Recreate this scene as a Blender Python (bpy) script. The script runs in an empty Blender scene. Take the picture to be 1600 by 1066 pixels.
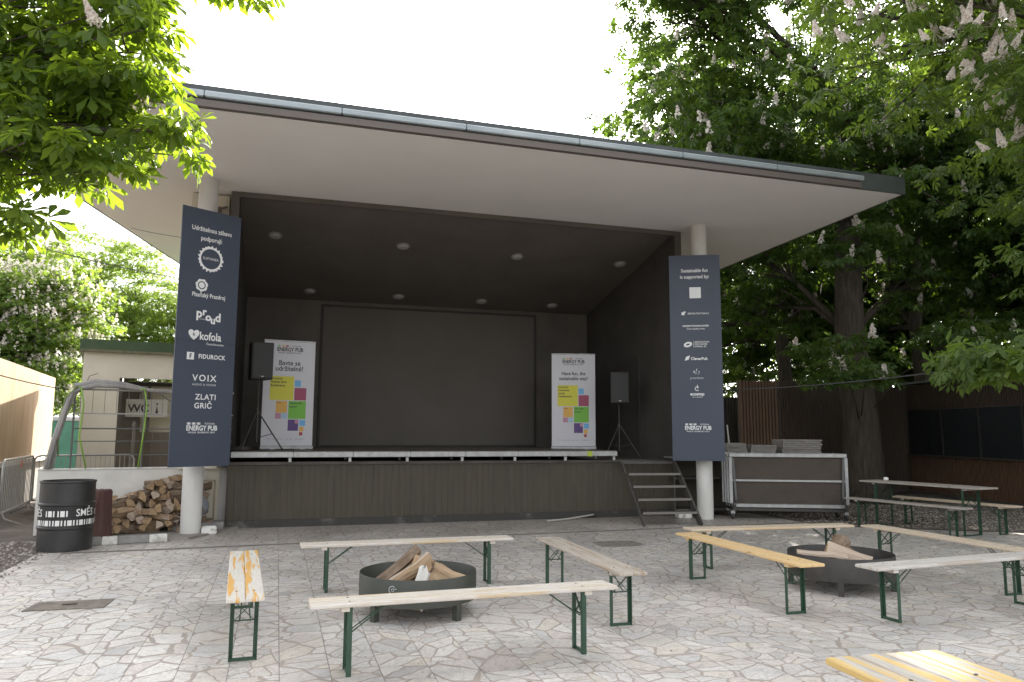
import bpy, math, random
import numpy as np
from mathutils import Vector, Matrix
random.seed(7); rng = np.random.default_rng(11)
PI = math.pi
D = bpy.data
SC = bpy.context.scene
COL = SC.collection

# ---------------------------------------------------------------- camera
PITCH, ROLL, EYE = math.radians(6.870), math.radians(0.290), 1.5904
Fv = Vector((0, math.cos(PITCH), math.sin(PITCH))); R0 = Vector((1, 0, 0)); U0 = R0.cross(Fv)
Rv = math.cos(ROLL)*R0 + math.sin(ROLL)*U0; Uv = -math.sin(ROLL)*R0 + math.cos(ROLL)*U0
cd = D.cameras.new('camera'); cam = D.objects.new('camera', cd); COL.objects.link(cam)
cd.sensor_width = 36; cd.lens = 1187.7/1600*36; cd.clip_end = 500; cd.clip_start = 0.05
M = Matrix((Rv, Uv, -Fv)).transposed().to_4x4(); M.translation = Vector((0, 0, EYE))
cam.matrix_world = M; SC.camera = cam
# ---------------------------------------------------------------- sky, sun, exposure
SUN_EL, SUN_AZ = math.radians(36), math.radians(8)          # azimuth measured from +Y towards +X
w = D.worlds.new('World'); SC.world = w; w.use_nodes = True
nt = w.node_tree; bg = nt.nodes['Background']
sky = nt.nodes.new('ShaderNodeTexSky'); sky.sky_type = 'NISHITA'; sky.sun_disc = False
sky.sun_elevation = SUN_EL; sky.sun_rotation = SUN_AZ
sky.dust_density = 4.0; sky.air_density = 1.0; sky.ozone_density = 1.0; sky.altitude = 200
hs = nt.nodes.new('ShaderNodeHueSaturation'); hs.inputs['Saturation'].default_value = 0.15
nt.links.new(sky.outputs[0], hs.inputs['Color']); nt.links.new(hs.outputs[0], bg.inputs[0])
bg.inputs[1].default_value = 0.15
sl = D.lights.new('sun', 'SUN'); sl.energy = 4.0; sl.angle = math.radians(0.5); sl.color = (1, 0.93, 0.82)
sun = D.objects.new('sun', sl); COL.objects.link(sun)
sd = Vector((math.sin(SUN_AZ)*math.cos(SUN_EL), math.cos(SUN_AZ)*math.cos(SUN_EL), math.sin(SUN_EL)))
sun.rotation_euler = sd.to_track_quat('Z', 'Y').to_euler(); sun.location = sd*50
SC.view_settings.view_transform = 'Standard'; SC.view_settings.look = 'None'
SC.view_settings.gamma = 1; SC.view_settings.exposure = 2.0
SC.render.engine = 'CYCLES'
SC.cycles.max_bounces = 8; SC.cycles.diffuse_bounces = 4; SC.cycles.transmission_bounces = 6

# ---------------------------------------------------------------- stage frame
SO = Vector((-4.95, 12.0, 0)); SA = math.radians(17)
Su = Vector((math.cos(SA), math.sin(SA), 0)); Sv = Vector((-math.sin(SA), math.cos(SA), 0))
def SW(s, t, z=0): return SO + Su*s + Sv*t + Vector((0, 0, z))

# ---------------------------------------------------------------- materials
MATS = {}
def mat(name, col, rough=0.7, col2=None, scale=5, detail=4, lo=0.35, hi=0.65, bump=0.0, bscale=None, metal=0.0,
        stretch=(1, 1, 1), spec=0.5, col3=None, scale3=1.2):
    if name in MATS: return MATS[name]
    m = D.materials.new(name); m.use_nodes = True; t = m.node_tree; p = t.nodes['Principled BSDF']
    p.inputs['Roughness'].default_value = rough; p.inputs['Metallic'].default_value = metal
    p.inputs['Specular IOR Level'].default_value = spec
    p.inputs['Base Color'].default_value = (*col, 1)
    if col2 is not None or bump:
        tc = t.nodes.new('ShaderNodeTexCoord'); mp = t.nodes.new('ShaderNodeMapping'); mp.inputs['Scale'].default_value = stretch
        oi = t.nodes.new('ShaderNodeObjectInfo'); va = t.nodes.new('ShaderNodeVectorMath'); va.operation = 'ADD'
        cm = t.nodes.new('ShaderNodeMath'); cm.operation = 'MULTIPLY'; cm.inputs[1].default_value = 37.0
        t.links.new(oi.outputs['Random'], cm.inputs[0])
        t.links.new(tc.outputs['Object'], va.inputs[0]); t.links.new(cm.outputs[0], va.inputs[1]); t.links.new(va.outputs[0], mp.inputs[0])
        n = t.nodes.new('ShaderNodeTexNoise'); n.inputs['Scale'].default_value = scale; n.inputs['Detail'].default_value = detail
        n.inputs['Roughness'].default_value = 0.65
        t.links.new(mp.outputs[0], n.inputs[0])
        last = None
        if col2 is not None:
            cr = t.nodes.new('ShaderNodeValToRGB'); e = cr.color_ramp.elements
            e[0].position = lo; e[0].color = (*col, 1); e[1].position = hi; e[1].color = (*col2, 1)
            t.links.new(n.outputs[0], cr.inputs[0]); last = cr.outputs[0]
        if col3 is not None:
            n3 = t.nodes.new('ShaderNodeTexNoise'); n3.inputs['Scale'].default_value = scale3; n3.inputs['Detail'].default_value = 5
            t.links.new(mp.outputs[0], n3.inputs[0])
            mr = t.nodes.new('ShaderNodeMapRange'); mr.inputs[1].default_value = .5; mr.inputs[2].default_value = .62
            t.links.new(n3.outputs[0], mr.inputs[0])
            mx = t.nodes.new('ShaderNodeMix'); mx.data_type = 'RGBA'
            t.links.new(mr.outputs[0], mx.inputs[0]); t.links.new(last, mx.inputs[6]); mx.inputs[7].default_value = (*col3, 1)
            last = mx.outputs[2]
        if last: t.links.new(last, p.inputs['Base Color'])
        if bump:
            nb = n
            if bscale:
                nb = t.nodes.new('ShaderNodeTexNoise'); nb.inputs['Scale'].default_value = bscale; nb.inputs['Detail'].default_value = 5
                t.links.new(mp.outputs[0], nb.inputs[0])
            b = t.nodes.new('ShaderNodeBump'); b.inputs['Strength'].default_value = bump; b.inputs['Distance'].default_value = 0.02
            t.links.new(nb.outputs[0], b.inputs['Height']); t.links.new(b.outputs[0], p.inputs['Normal'])
    MATS[name] = m; return m

def leaf_mat(name, col, col2, trans, tw=0.5, rough=0.5):
    m = D.materials.new(name); m.use_nodes = True; t = m.node_tree; p = t.nodes['Principled BSDF']; out = t.nodes['Material Output']
    g = t.nodes.new('ShaderNodeNewGeometry'); cr = t.nodes.new('ShaderNodeValToRGB'); e = cr.color_ramp.elements
    e[0].color = (*col, 1); e[1].color = (*col2, 1)
    t.links.new(g.outputs['Random Per Island'], cr.inputs[0]); t.links.new(cr.outputs[0], p.inputs['Base Color'])
    p.inputs['Roughness'].default_value = rough; p.inputs['Specular IOR Level'].default_value = 0.35
    tr = t.nodes.new('ShaderNodeBsdfTranslucent'); tr.inputs[0].default_value = (*trans, 1)
    mx = t.nodes.new('ShaderNodeMixShader'); mx.inputs[0].default_value = tw
    t.links.new(p.outputs[0], mx.inputs[1]); t.links.new(tr.outputs[0], mx.inputs[2]); t.links.new(mx.outputs[0], out.inputs[0])
    MATS[name] = m; return m

def grain_mat(name, c1, c2, c3, amount, axis=0):
    """weathered board: c1 bare wood, c2 greyed wood, c3 varnish left in patches; grain along local x"""
    m = D.materials.new(name); m.use_nodes = True; t = m.node_tree; p = t.nodes['Principled BSDF']; p.inputs['Roughness'].default_value = .72
    L = t.links.new
    tc = t.nodes.new('ShaderNodeTexCoord'); oi = t.nodes.new('ShaderNodeObjectInfo')
    cm = t.nodes.new('ShaderNodeMath'); cm.operation = 'MULTIPLY'; cm.inputs[1].default_value = 53.0; L(oi.outputs['Random'], cm.inputs[0])
    va = t.nodes.new('ShaderNodeVectorMath'); va.operation = 'ADD'; L(tc.outputs['Object'], va.inputs[0]); L(cm.outputs[0], va.inputs[1])
    def noise(sc, st, det=5, dist=0.0):
        mp = t.nodes.new('ShaderNodeMapping'); mp.inputs['Scale'].default_value = st; L(va.outputs[0], mp.inputs[0])
        n = t.nodes.new('ShaderNodeTexNoise'); n.inputs['Scale'].default_value = sc; n.inputs['Detail'].default_value = det
        n.inputs['Distortion'].default_value = dist; L(mp.outputs[0], n.inputs[0]); return n
    def ramp(n, lo, hi):
        r = t.nodes.new('ShaderNodeMapRange'); r.inputs[1].default_value = lo; r.inputs[2].default_value = hi; L(n.outputs[0], r.inputs[0]); return r
    def mix(f, a, b):
        x = t.nodes.new('ShaderNodeMix'); x.data_type = 'RGBA'; L(f.outputs[0], x.inputs[0])
        for i, v in ((6, a), (7, b)):
            if isinstance(v, tuple): x.inputs[i].default_value = (*v, 1)
            else: L(v, x.inputs[i])
        return x.outputs[2]
    a = noise(4, (1.2, 22, 8), 6, .6)
    base = mix(ramp(a, .4, .6), c1, c2)
    b = noise(1.8, (.8, 13, 5), 6, .35)
    base = mix(ramp(b, amount, amount+.06), base, c3)
    k = noise(2.2, (1.5, 14, 6), 3, 1.5)
    dark = tuple(x*.35 for x in c1)
    base = mix(ramp(k, .68, .74), base, dark)
    fine = noise(9, (3, 60, 20), 4, .2)
    r = t.nodes.new('ShaderNodeMapRange'); r.inputs[3].default_value = .78; r.inputs[4].default_value = 1.12; L(fine.outputs[0], r.inputs[0])
    mu = t.nodes.new('ShaderNodeMix'); mu.data_type = 'RGBA'; mu.blend_type = 'MULTIPLY'; mu.inputs[0].default_value = 1
    L(base, mu.inputs[6]); L(r.outputs[0], mu.inputs[7]); L(mu.outputs[2], p.inputs['Base Color'])
    bp = t.nodes.new('ShaderNodeBump'); bp.inputs['Strength'].default_value = .35; bp.inputs['Distance'].default_value = .004
    L(fine.outputs[0], bp.inputs['Height']); L(bp.outputs[0], p.inputs['Normal'])
    MATS[name] = m; return m

# ---------------------------------------------------------------- mesh builder
class MB:
    def __init__(s): s.v = []; s.f = []; s.mi = []; s.cur = 0
    def add(s, vs, fs, M=None):
        o = len(s.v)
        if M is not None: vs = [M @ Vector(p) for p in vs]
        s.v += [tuple(p) for p in vs]; s.f += [tuple(i+o for i in f) for f in fs]; s.mi += [s.cur]*len(fs); return s
    def box(s, c, d, rz=0, rx=0, ry=0, ch=0):
        x, y, z = d[0]/2, d[1]/2, d[2]/2
        M = Matrix.Translation(c) @ Matrix.Rotation(rz, 4, 'Z') @ Matrix.Rotation(ry, 4, 'Y') @ Matrix.Rotation(rx, 4, 'X')
        if not ch:
            vs = [(a*x, b*y, e*z) for a in (-1, 1) for b in (-1, 1) for e in (-1, 1)]
            fs = [(0, 1, 3, 2), (4, 6, 7, 5), (0, 4, 5, 1), (2, 3, 7, 6), (0, 2, 6, 4), (1, 5, 7, 3)]
            return s.add(vs, fs, M)
        vs = []
        for e in (-1, 1):
            for (i, j) in ((x-ch, y), (x, y-ch)):
                pass
        # chamfered in the xz and yz outlines: stack of three loops
        def loop(X, Y, Z): return [(-X, -Y, Z), (X, -Y, Z), (X, Y, Z), (-X, Y, Z)]
        L = [loop(x-ch, y-ch, -z), loop(x, y, -z+ch), loop(x, y, z-ch), loop(x-ch, y-ch, z)]
        vs = [p for l in L for p in l]
        fs = [(3, 2, 1, 0), (12, 13, 14, 15)]
        for k in range(3):
            for i in range(4):
                j = (i+1) % 4; fs.append((k*4+i, k*4+j, k*4+4+j, k*4+4+i))
        return s.add(vs, fs, M)
    def bar(s, a, b, w, h, up=(0, 0, 1), ch=0):
        a, b = Vector(a), Vector(b); d = b-a; L = d.length; d.normalize()
        upv = Vector(up)
        if abs(d.dot(upv)) > .97: upv = Vector((0, 1, 0))
        y = upv.cross(d).normalized(); z = d.cross(y)
        R = Matrix((d, y, z)).transposed().to_4x4(); R.translation = (a+b)/2
        m = MB(); m.box((0, 0, 0), (L, w, h), ch=ch); return s.add(m.v, m.f, R)
    def tube(s, pts, r, n=8, cap=True):
        pts = [Vector(p) for p in pts]
        if not hasattr(r, '__len__'): r = [r]*len(pts)
        vs = []; fs = []; pn = None
        for i, p in enumerate(pts):
            d = (pts[min(i+1, len(pts)-1)]-pts[max(i-1, 0)]).normalized()
            if pn is None:
                a = Vector((0, 0, 1)) if abs(d.z) < .9 else Vector((1, 0, 0)); x = d.cross(a).normalized()
            else:
                x = (pn - d*pn.dot(d)).normalized()
            pn = x; y = d.cross(x)
            for k in range(n):
                a = 2*PI*k/n; vs.append(p+(x*math.cos(a)+y*math.sin(a))*r[i])
        for i in range(len(pts)-1):
            for k in range(n):
                j = (k+1) % n; fs.append((i*n+k, i*n+j, (i+1)*n+j, (i+1)*n+k))
        if cap: fs += [tuple(range(n-1, -1, -1)), tuple(range((len(pts)-1)*n, len(pts)*n))]
        return s.add(vs, fs)
    def lathe(s, prof, c=(0, 0, 0), n=32, M=None):
        vs = []; fs = []; m = len(prof)
        for k in range(n):
            a = 2*PI*k/n
            for r, z in prof: vs.append((c[0]+r*math.cos(a), c[1]+r*math.sin(a), c[2]+z))
        for k in range(n):
            j = (k+1) % n
            for i in range(m-1): fs.append((k*m+i, j*m+i, j*m+i+1, k*m+i+1))
        return s.add(vs, fs, M)
    def prism(s, poly, z0, z1):
        n = len(poly); vs = [(x, y, z0) for x, y in poly]+[(x, y, z1) for x, y in poly]
        fs = [tuple(range(n-1, -1, -1)), tuple(range(n, 2*n))]+[(i, (i+1) % n, n+(i+1) % n, n+i) for i in range(n)]
        return s.add(vs, fs)
    def build(s, name, mats, parent=None, smooth=False, loc=None, rz=0, bevel=0):
        me = D.meshes.new(name); me.from_pydata(s.v, [], s.f)
        if not isinstance(mats, (list, tuple)): mats = [mats]
        for m in mats: me.materials.append(m)
        me.polygons.foreach_set('material_index', s.mi)
        if smooth: me.polygons.foreach_set('use_smooth', [True]*len(me.polygons))
        me.update()
        o = D.objects.new(name, me); COL.objects.link(o)
        if parent: o.parent = parent
        if loc is not None: o.location = loc
        o.rotation_euler[2] = rz
        if smooth == 'auto':
            me.set_sharp_from_angle(angle=math.radians(35))
        if bevel:
            b = o.modifiers.new('bevel', 'BEVEL'); b.width = bevel; b.segments = 2; b.limit_method = 'ANGLE'
        return o

def empty(name, loc, rz, label, cat, group=None):
    o = D.objects.new(name, None); COL.objects.link(o); o.location = loc; o.rotation_euler = (0, 0, rz); o.empty_display_size = .2
    return tag(o, label, cat, group)
def tag(o, label, cat, group=None, kind=None):
    o['label'] = label; o['category'] = cat
    if group: o['group'] = group
    if kind: o['kind'] = kind
    return o
def copy_tree(o, parent=None):
    c = o.copy(); COL.objects.link(c); c.parent = parent
    for ch in list(o.children): copy_tree(ch, c)
    return c
def place(o, loc, rz, label=None, group=None):
    o.location = loc; o.rotation_euler = (0, 0, rz)
    if label: o['label'] = label
    if group: o['group'] = group
    return o

# text: evaluated once into a mesh
def text_mesh(s, size, bold=0.0, align='CENTER', sx=1.0, space=1.0):
    c = D.curves.new('t', 'FONT'); c.body = s; c.size = size; c.align_x = align; c.align_y = 'CENTER'; c.offset = bold
    c.space_character = space; c.resolution_u = 3; c.fill_mode = 'FRONT'
    o = D.objects.new('t', c); COL.objects.link(o)
    dg = bpy.context.evaluated_depsgraph_get()
    me = D.meshes.new_from_object(o.evaluated_get(dg))
    v = [(p.co.x*sx, p.co.y, 0) for p in me.vertices]; f = [tuple(p.vertices) for p in me.polygons]
    D.objects.remove(o); D.curves.remove(c); D.meshes.remove(me)
    return v, f
def T(mb, s, size, x, z, y=-.004, **k):
    """write on a vertical face looking towards -y (local)"""
    v, f = text_mesh(s, size, **k)
    mb.add([(x+a, y, z+b) for a, b, _ in v], f)
def R_(mb, x0, z0, x1, z1, y=-.004):
    mb.add([(x0, y, z0), (x1, y, z0), (x1, y, z1), (x0, y, z1)], [(0, 1, 2, 3)])
def ring(mb, x, z, r0, r1, y=-.004, n=40, a0=0, a1=2*PI, wob=0):
    vs = []
    for k in range(n+1):
        a = a0+(a1-a0)*k/n; q = r1*(1+wob*((k*7919) % 5-2)/2)
        vs += [(x+r0*math.cos(a), y, z+r0*math.sin(a)), (x+q*math.cos(a), y, z+q*math.sin(a))]
    mb.add(vs, [(2*k, 2*k+1, 2*k+3, 2*k+2) for k in range(n)])
def poly(mb, pts, x, z, s=1, y=-.004):
    mb.add([(x+a*s, y, z+b*s) for a, b in pts], [tuple(range(len(pts)))])

# ---------------------------------------------------------------- shared materials
M_white = mat('white_plaster', (.74, .72, .68), .85, (.62, .60, .56), 2.5, bump=.15, bscale=30, col3=(.68, .66, .61), scale3=.6)
M_soffit = mat('soffit_paint', (.85, .82, .79), .9, (.80, .77, .74), .9, detail=7, lo=.3, hi=.72, bump=.05, bscale=3)
M_cream = mat('cream_plaster', (.66, .61, .50), .9, (.58, .54, .44), 1.5, bump=.1, bscale=40)
M_black = mat('black_paint', (.085, .075, .064), .75, (.115, .100, .085), 1.2)  # black raised towards brown to stand in for veiling glare
M_blk2 = mat('black_side_dimmed', (.052, .046, .040), .8, (.070, .062, .054), 1.2)  # stage black darkened to offset the stronger light on the side walls
M_ceil = mat('ceiling_black_lifted', (.125, .110, .095), .85, (.150, .132, .115), 1.0)  # stage black lightened to offset the weaker light on the ceiling
M_dark = mat('dark_boards', (.075, .063, .046), .8, (.058, .050, .037), 3, stretch=(6, 6, .6))
M_alu = mat('aluminium', (.40, .40, .40), .45, (.30, .30, .29), 9, metal=.4)
M_fascia = mat('dark_roofing', (.045, .055, .058), .55, (.075, .085, .085), 2)
M_zinc = mat('zinc_gutter', (.36, .40, .42), .45, (.26, .30, .32), 1.4, metal=.35, stretch=(1, 4, 4))
M_brownmetal = mat('brown_metal', (.13, .11, .10), .6)
M_green = mat('green_steel', (.018, .052, .030), .5, (.028, .068, .040), 12)
M_rust = mat('black_steel', (.030, .028, .027), .55, (.05, .043, .038), 7, bump=.1)
M_navy = mat('navy_print', (.036, .047, .074), .5, (.041, .053, .082), .8, bump=.12, bscale=1.6)
M_print = mat('white_print', (.75, .75, .75), .6)
M_printg = mat('grey_print', (.42, .43, .46), .6)
M_wood = grain_mat('bench_pine', (.62, .52, .38), (.55, .49, .42), (.62, .42, .19), .58)

# ================================================================ GROUND
def ground_mat():
    return mat('earth', (.10, .085, .07), .95, (.17, .15, .13), 3, detail=8, bump=.5, bscale=25, col3=(.07, .055, .045), scale3=.5)
g = MB(); g.add([(-120, -40, 0), (120, -40, 0), (120, 160, 0), (-120, 160, 0)], [(0, 1, 2, 3)])
o = g.build('ground', ground_mat()); o['kind'] = 'structure'; o.location.z = -.008

def paving_mat():
    m = D.materials.new('crazy_paving'); m.use_nodes = True; t = m.node_tree; p = t.nodes['Principled BSDF']; L = t.links.new
    def N(ty, **k):
        n = t.nodes.new(ty)
        for a, b in k.items(): setattr(n, a, b)
        return n
    tc = N('ShaderNodeTexCoord'); sep = N('ShaderNodeSeparateXYZ'); L(tc.outputs['Object'], sep.inputs[0])
    def math_(op, a, b=None):
        n = N('ShaderNodeMath', operation=op)
        for i, q in enumerate((a, b)):
            if q is None: continue
            if isinstance(q, (int, float)): n.inputs[i].default_value = q
            else: L(q, n.inputs[i])
        return n.outputs[0]
    W, H = .325, .65
    tx = math_('DIVIDE', sep.outputs[0], W); fx = math_('FLOOR', tx)
    off = math_('MULTIPLY', math_('MODULO', fx, 2.0), .5)
    ty = math_('ADD', math_('DIVIDE', sep.outputs[1], H), off); fy = math_('FLOOR', ty)
    cb = N('ShaderNodeCombineXYZ'); L(fx, cb.inputs[0]); L(fy, cb.inputs[1])
    wn = N('ShaderNodeTexWhiteNoise', noise_dimensions='3D'); L(cb.outputs[0], wn.inputs[0])
    sc = N('ShaderNodeVectorMath', operation='SCALE'); L(wn.outputs['Color'], sc.inputs[0]); sc.inputs[3].default_value = 30
    # wobble
    nz = N('ShaderNodeTexNoise'); nz.inputs['Scale'].default_value = 9; nz.inputs['Detail'].default_value = 3; L(tc.outputs['Object'], nz.inputs[0])
    ns = N('ShaderNodeVectorMath', operation='SCALE'); L(nz.outputs['Color'], ns.inputs[0]); ns.inputs[3].default_value = .05
    flat = N('ShaderNodeCombineXYZ'); L(sep.outputs[0], flat.inputs[0]); L(sep.outputs[1], flat.inputs[1])
    a1 = N('ShaderNodeVectorMath', operation='ADD'); L(flat.outputs[0], a1.inputs[0]); L(ns.outputs[0], a1.inputs[1])
    vr = N('ShaderNodeVectorRotate', rotation_type='Z_AXIS'); L(a1.outputs[0], vr.inputs['Vector']); L(math_('MULTIPLY', wn.outputs['Value'], 6.28), vr.inputs['Angle'])
    st_ = N('ShaderNodeVectorMath', operation='MULTIPLY'); L(vr.outputs[0], st_.inputs[0]); st_.inputs[1].default_value = (1.25, .72, 1)
    a2 = N('ShaderNodeVectorMath', operation='ADD'); L(st_.outputs[0], a2.inputs[0]); L(sc.outputs[0], a2.inputs[1])
    ve = N('ShaderNodeTexVoronoi', feature='DISTANCE_TO_EDGE', voronoi_dimensions='2D'); ve.inputs['Scale'].default_value = 4.9; L(a2.outputs[0], ve.inputs['Vector'])
    vc = N('ShaderNodeTexVoronoi', feature='F1', voronoi_dimensions='2D'); vc.inputs['Scale'].default_value = 4.9; L(a2.outputs[0], vc.inputs['Vector'])
    vsz = N('ShaderNodeMapRange'); vsz.inputs[3].default_value = 3.4; vsz.inputs[4].default_value = 7.4
    spw = N('ShaderNodeSeparateColor'); L(wn.outputs['Color'], spw.inputs[0]); L(spw.outputs[1], vsz.inputs[0])
    L(vsz.outputs[0], ve.inputs['Scale']); L(vsz.outputs[0], vc.inputs['Scale'])
    # tile joints
    def edge(q):
        fr = math_('FRACT', q); return math_('MINIMUM', fr, math_('SUBTRACT', 1.0, fr))
    ex = math_('MULTIPLY', edge(tx), W); ey = math_('MULTIPLY', edge(ty), H)
    je = math_('MINIMUM', ex, ey)
    joint = N('ShaderNodeMapRange'); joint.inputs[1].default_value = .0012; joint.inputs[2].default_value = .0035; L(je, joint.inputs[0])
    # grout width varies
    nw = N('ShaderNodeTexNoise'); nw.inputs['Scale'].default_value = 5; L(tc.outputs['Object'], nw.inputs[0])
    wd = N('ShaderNodeMapRange'); wd.inputs[1].default_value = .3; wd.inputs[2].default_value = .75; wd.inputs[3].default_value = .025; wd.inputs[4].default_value = .11; L(nw.outputs[0], wd.inputs[0])
    gr = N('ShaderNodeMapRange'); L(ve.outputs['Distance'], gr.inputs[0]); L(math_('MULTIPLY', wd.outputs[0], .6), gr.inputs[1]); L(wd.outputs[0], gr.inputs[2])
    sp = N('ShaderNodeSeparateColor'); L(vc.outputs['Color'], sp.inputs[0])
    cr = N('ShaderNodeValToRGB'); L(sp.outputs[0], cr.inputs[0]); e = cr.color_ramp.elements
    e[0].position = 0; e[0].color = (.50, .475, .46, 1); e[1].position = 1; e[1].color = (.74, .70, .66, 1)
    for pos, c in ((.15, (.70, .665, .63)), (.3, (.61, .545, .505)), (.42, (.73, .69, .65)), (.6, (.60, .58, .57)), (.72, (.68, .625, .55)), (.85, (.65, .60, .57))):
        q = e.new(pos); q.color = (*c, 1)
    # veins inside stones
    nv = N('ShaderNodeTexNoise'); nv.inputs['Scale'].default_value = 14; nv.inputs['Detail'].default_value = 8; nv.inputs['Distortion'].default_value = 2.5; L(a2.outputs[0], nv.inputs[0])
    vm = N('ShaderNodeMapRange'); vm.inputs[1].default_value = .3; vm.inputs[2].default_value = .6; vm.inputs[3].default_value = .72; vm.inputs[4].default_value = 1.06; L(nv.outputs[0], vm.inputs[0])
    m1 = N('ShaderNodeMix', data_type='RGBA', blend_type='MULTIPLY'); m1.inputs[0].default_value = 1; L(cr.outputs[0], m1.inputs[6]); L(vm.outputs[0], m1.inputs[7])
    m2 = N('ShaderNodeMix', data_type='RGBA'); L(gr.outputs[0], m2.inputs[0]); m2.inputs[6].default_value = (.39, .335, .295, 1); L(m1.outputs[2], m2.inputs[7])
    m3 = N('ShaderNodeMix', data_type='RGBA'); L(joint.outputs[0], m3.inputs[0]); m3.inputs[6].default_value = (.17, .14, .12, 1); L(m2.outputs[2], m3.inputs[7])
    # dirt, worn blotches
    nd = N('ShaderNodeTexNoise'); nd.inputs['Scale'].default_value = .7; nd.inputs['Detail'].default_value = 7; nd.inputs['Roughness'].default_value = .6; L(tc.outputs['Object'], nd.inputs[0])
    dr = N('ShaderNodeMapRange'); dr.inputs[1].default_value = .38; dr.inputs[2].default_value = .68; dr.inputs[3].default_value = 1.05; dr.inputs[4].default_value = .72; L(nd.outputs[0], dr.inputs[0])
    m4 = N('ShaderNodeMix', data_type='RGBA', blend_type='MULTIPLY'); m4.inputs[0].default_value = 1; L(m3.outputs[2], m4.inputs[6]); L(dr.outputs[0], m4.inputs[7])
    nf = N('ShaderNodeTexNoise'); nf.inputs['Scale'].default_value = 60; nf.inputs['Detail'].default_value = 4; L(tc.outputs['Object'], nf.inputs[0])
    df = N('ShaderNodeMapRange'); df.inputs[1].default_value = .3; df.inputs[2].default_value = .7; df.inputs[3].default_value = .88; df.inputs[4].default_value = 1.08; L(nf.outputs[0], df.inputs[0])
    m5 = N('ShaderNodeMix', data_type='RGBA', blend_type='MULTIPLY'); m5.inputs[0].default_value = 1; L(m4.outputs[2], m5.inputs[6]); L(df.outputs[0], m5.inputs[7])
    # browner tone towards the foot of the stage
    sl_ = N('ShaderNodeMapRange'); sl_.inputs[1].default_value = -1.6; sl_.inputs[2].default_value = .4; sl_.inputs[3].default_value = 0; sl_.inputs[4].default_value = .55; L(sep.outputs[1], sl_.inputs[0])
    sn = math_('MULTIPLY', sl_.outputs[0], math_('ADD', nd.outputs[0], .4))
    m6 = N('ShaderNodeMix', data_type='RGBA'); L(sn, m6.inputs[0]); L(m5.outputs[2], m6.inputs[6]); m6.inputs[7].default_value = (.23, .19, .155, 1)
    L(m6.outputs[2], p.inputs['Base Color'])
    ro = N('ShaderNodeMapRange'); ro.inputs[3].default_value = .75; ro.inputs[4].default_value = .42; L(gr.outputs[0], ro.inputs[0]); L(ro.outputs[0], p.inputs['Roughness'])
    hh = math_('MULTIPLY', gr.outputs[0], joint.outputs[0]); hh = math_('ADD', hh, math_('MULTIPLY', nv.outputs[0], .25))
    bp = N('ShaderNodeBump'); bp.inputs['Strength'].default_value = .35; bp.inputs['Distance'].default_value = .006; L(hh, bp.inputs['Height']); L(bp.outputs[0], p.inputs['Normal'])
    return m
pv = MB()
pv.prism([(-1.68, -18), (14.5, -18), (14.5, -4.2), (10.4, -1.6), (10.4, 4.0), (-1.2, 4.0), (-1.2, 1.2), (-1.68, -1.2)], -.02, 0)
o = pv.build('patio_paving', paving_mat(), loc=SO, rz=SA); o['kind'] = 'structure'
ch = MB(); ch.box((4.6, -1.30, .003), (12.0, .11, .006), rz=math.radians(2.2))
o = ch.build('drain_channel', mat('channel_concrete', (.17, .15, .13), .9, (.24, .21, .19), 6, bump=.3), loc=SO, rz=SA); o['kind'] = 'structure'

# manhole plates let into the paving
mh = MB(); mh.prism([(-.34, -.17), (.32, -.2), (.34, .17), (-.30, .19)], 0, .007)
plate = mh.build('access_cover', mat('worn_cover', (.16, .135, .11), .85, (.27, .235, .20), 8, bump=.4, bscale=60), loc=SW(-.53, -4.86, .001), rz=SA)
tag(plate, 'brown rectangular utility cover in the paving at the far left', 'utility cover')
hd = MB(); hd.box((0, 0, .010), (.12, .035, .006)); hd.build('lifting_slot', mat('slot_black', (.05, .035, .025), .9), plate)
mh = MB(); mh.prism([(-.33, -.24), (.1, -.3), (.36, -.2), (.34, .2), (0, .27), (-.3, .22)], 0, .006)
c2 = mh.build('access_cover', mat('broken_patch', (.16, .14, .12), .9, (.30, .27, .24), 14, bump=.6, bscale=40), loc=SW(5.98, -2.6, .001), rz=SA)
tag(c2, 'dark broken cover in the paving behind the brown weathered bench', 'utility cover')

# ================================================================ STAGE BUILDING
ROOFZ = 5.65
bld = empty('stage_building', SO, SA, 'open air stage building with flat overhanging white roof and black stage opening', 'building')
# roof
rf = MB(); roofpoly = [(-3.2, -2.98), (11.24, -2.83), (11.9, 9.0), (-.78, 9.0)]
rf.prism(roofpoly, ROOFZ, ROOFZ+.10)
roof = rf.build('roof', M_soffit, bld)
rt = MB(); rt.prism([(-3.26, -3.02), (11.30, -2.87), (11.96, 9.06), (-.83, 9.06)], ROOFZ+.006, ROOFZ+.30)
rt.build('roof_edge', M_fascia, roof)
gt = MB()
for i in range(8):
    s0, s1 = -3.2+i*1.6925, -3.2+(i+1)*1.6925-.012
    y0 = -3.02+.0096*(s0+3.2)
    gt.box(((s0+s1)/2, y0-.055, ROOFZ+.145), (s1-s0, .11, .085), rz=.0096, ch=.012)
gt.build('gutter', M_zinc, roof)
gb = MB(); gb.box((3.56, -3.0, ROOFZ+.035), (13.5, .07, .09), rz=.0096)
gb.build('drip_edge', M_brownmetal, roof)
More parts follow.
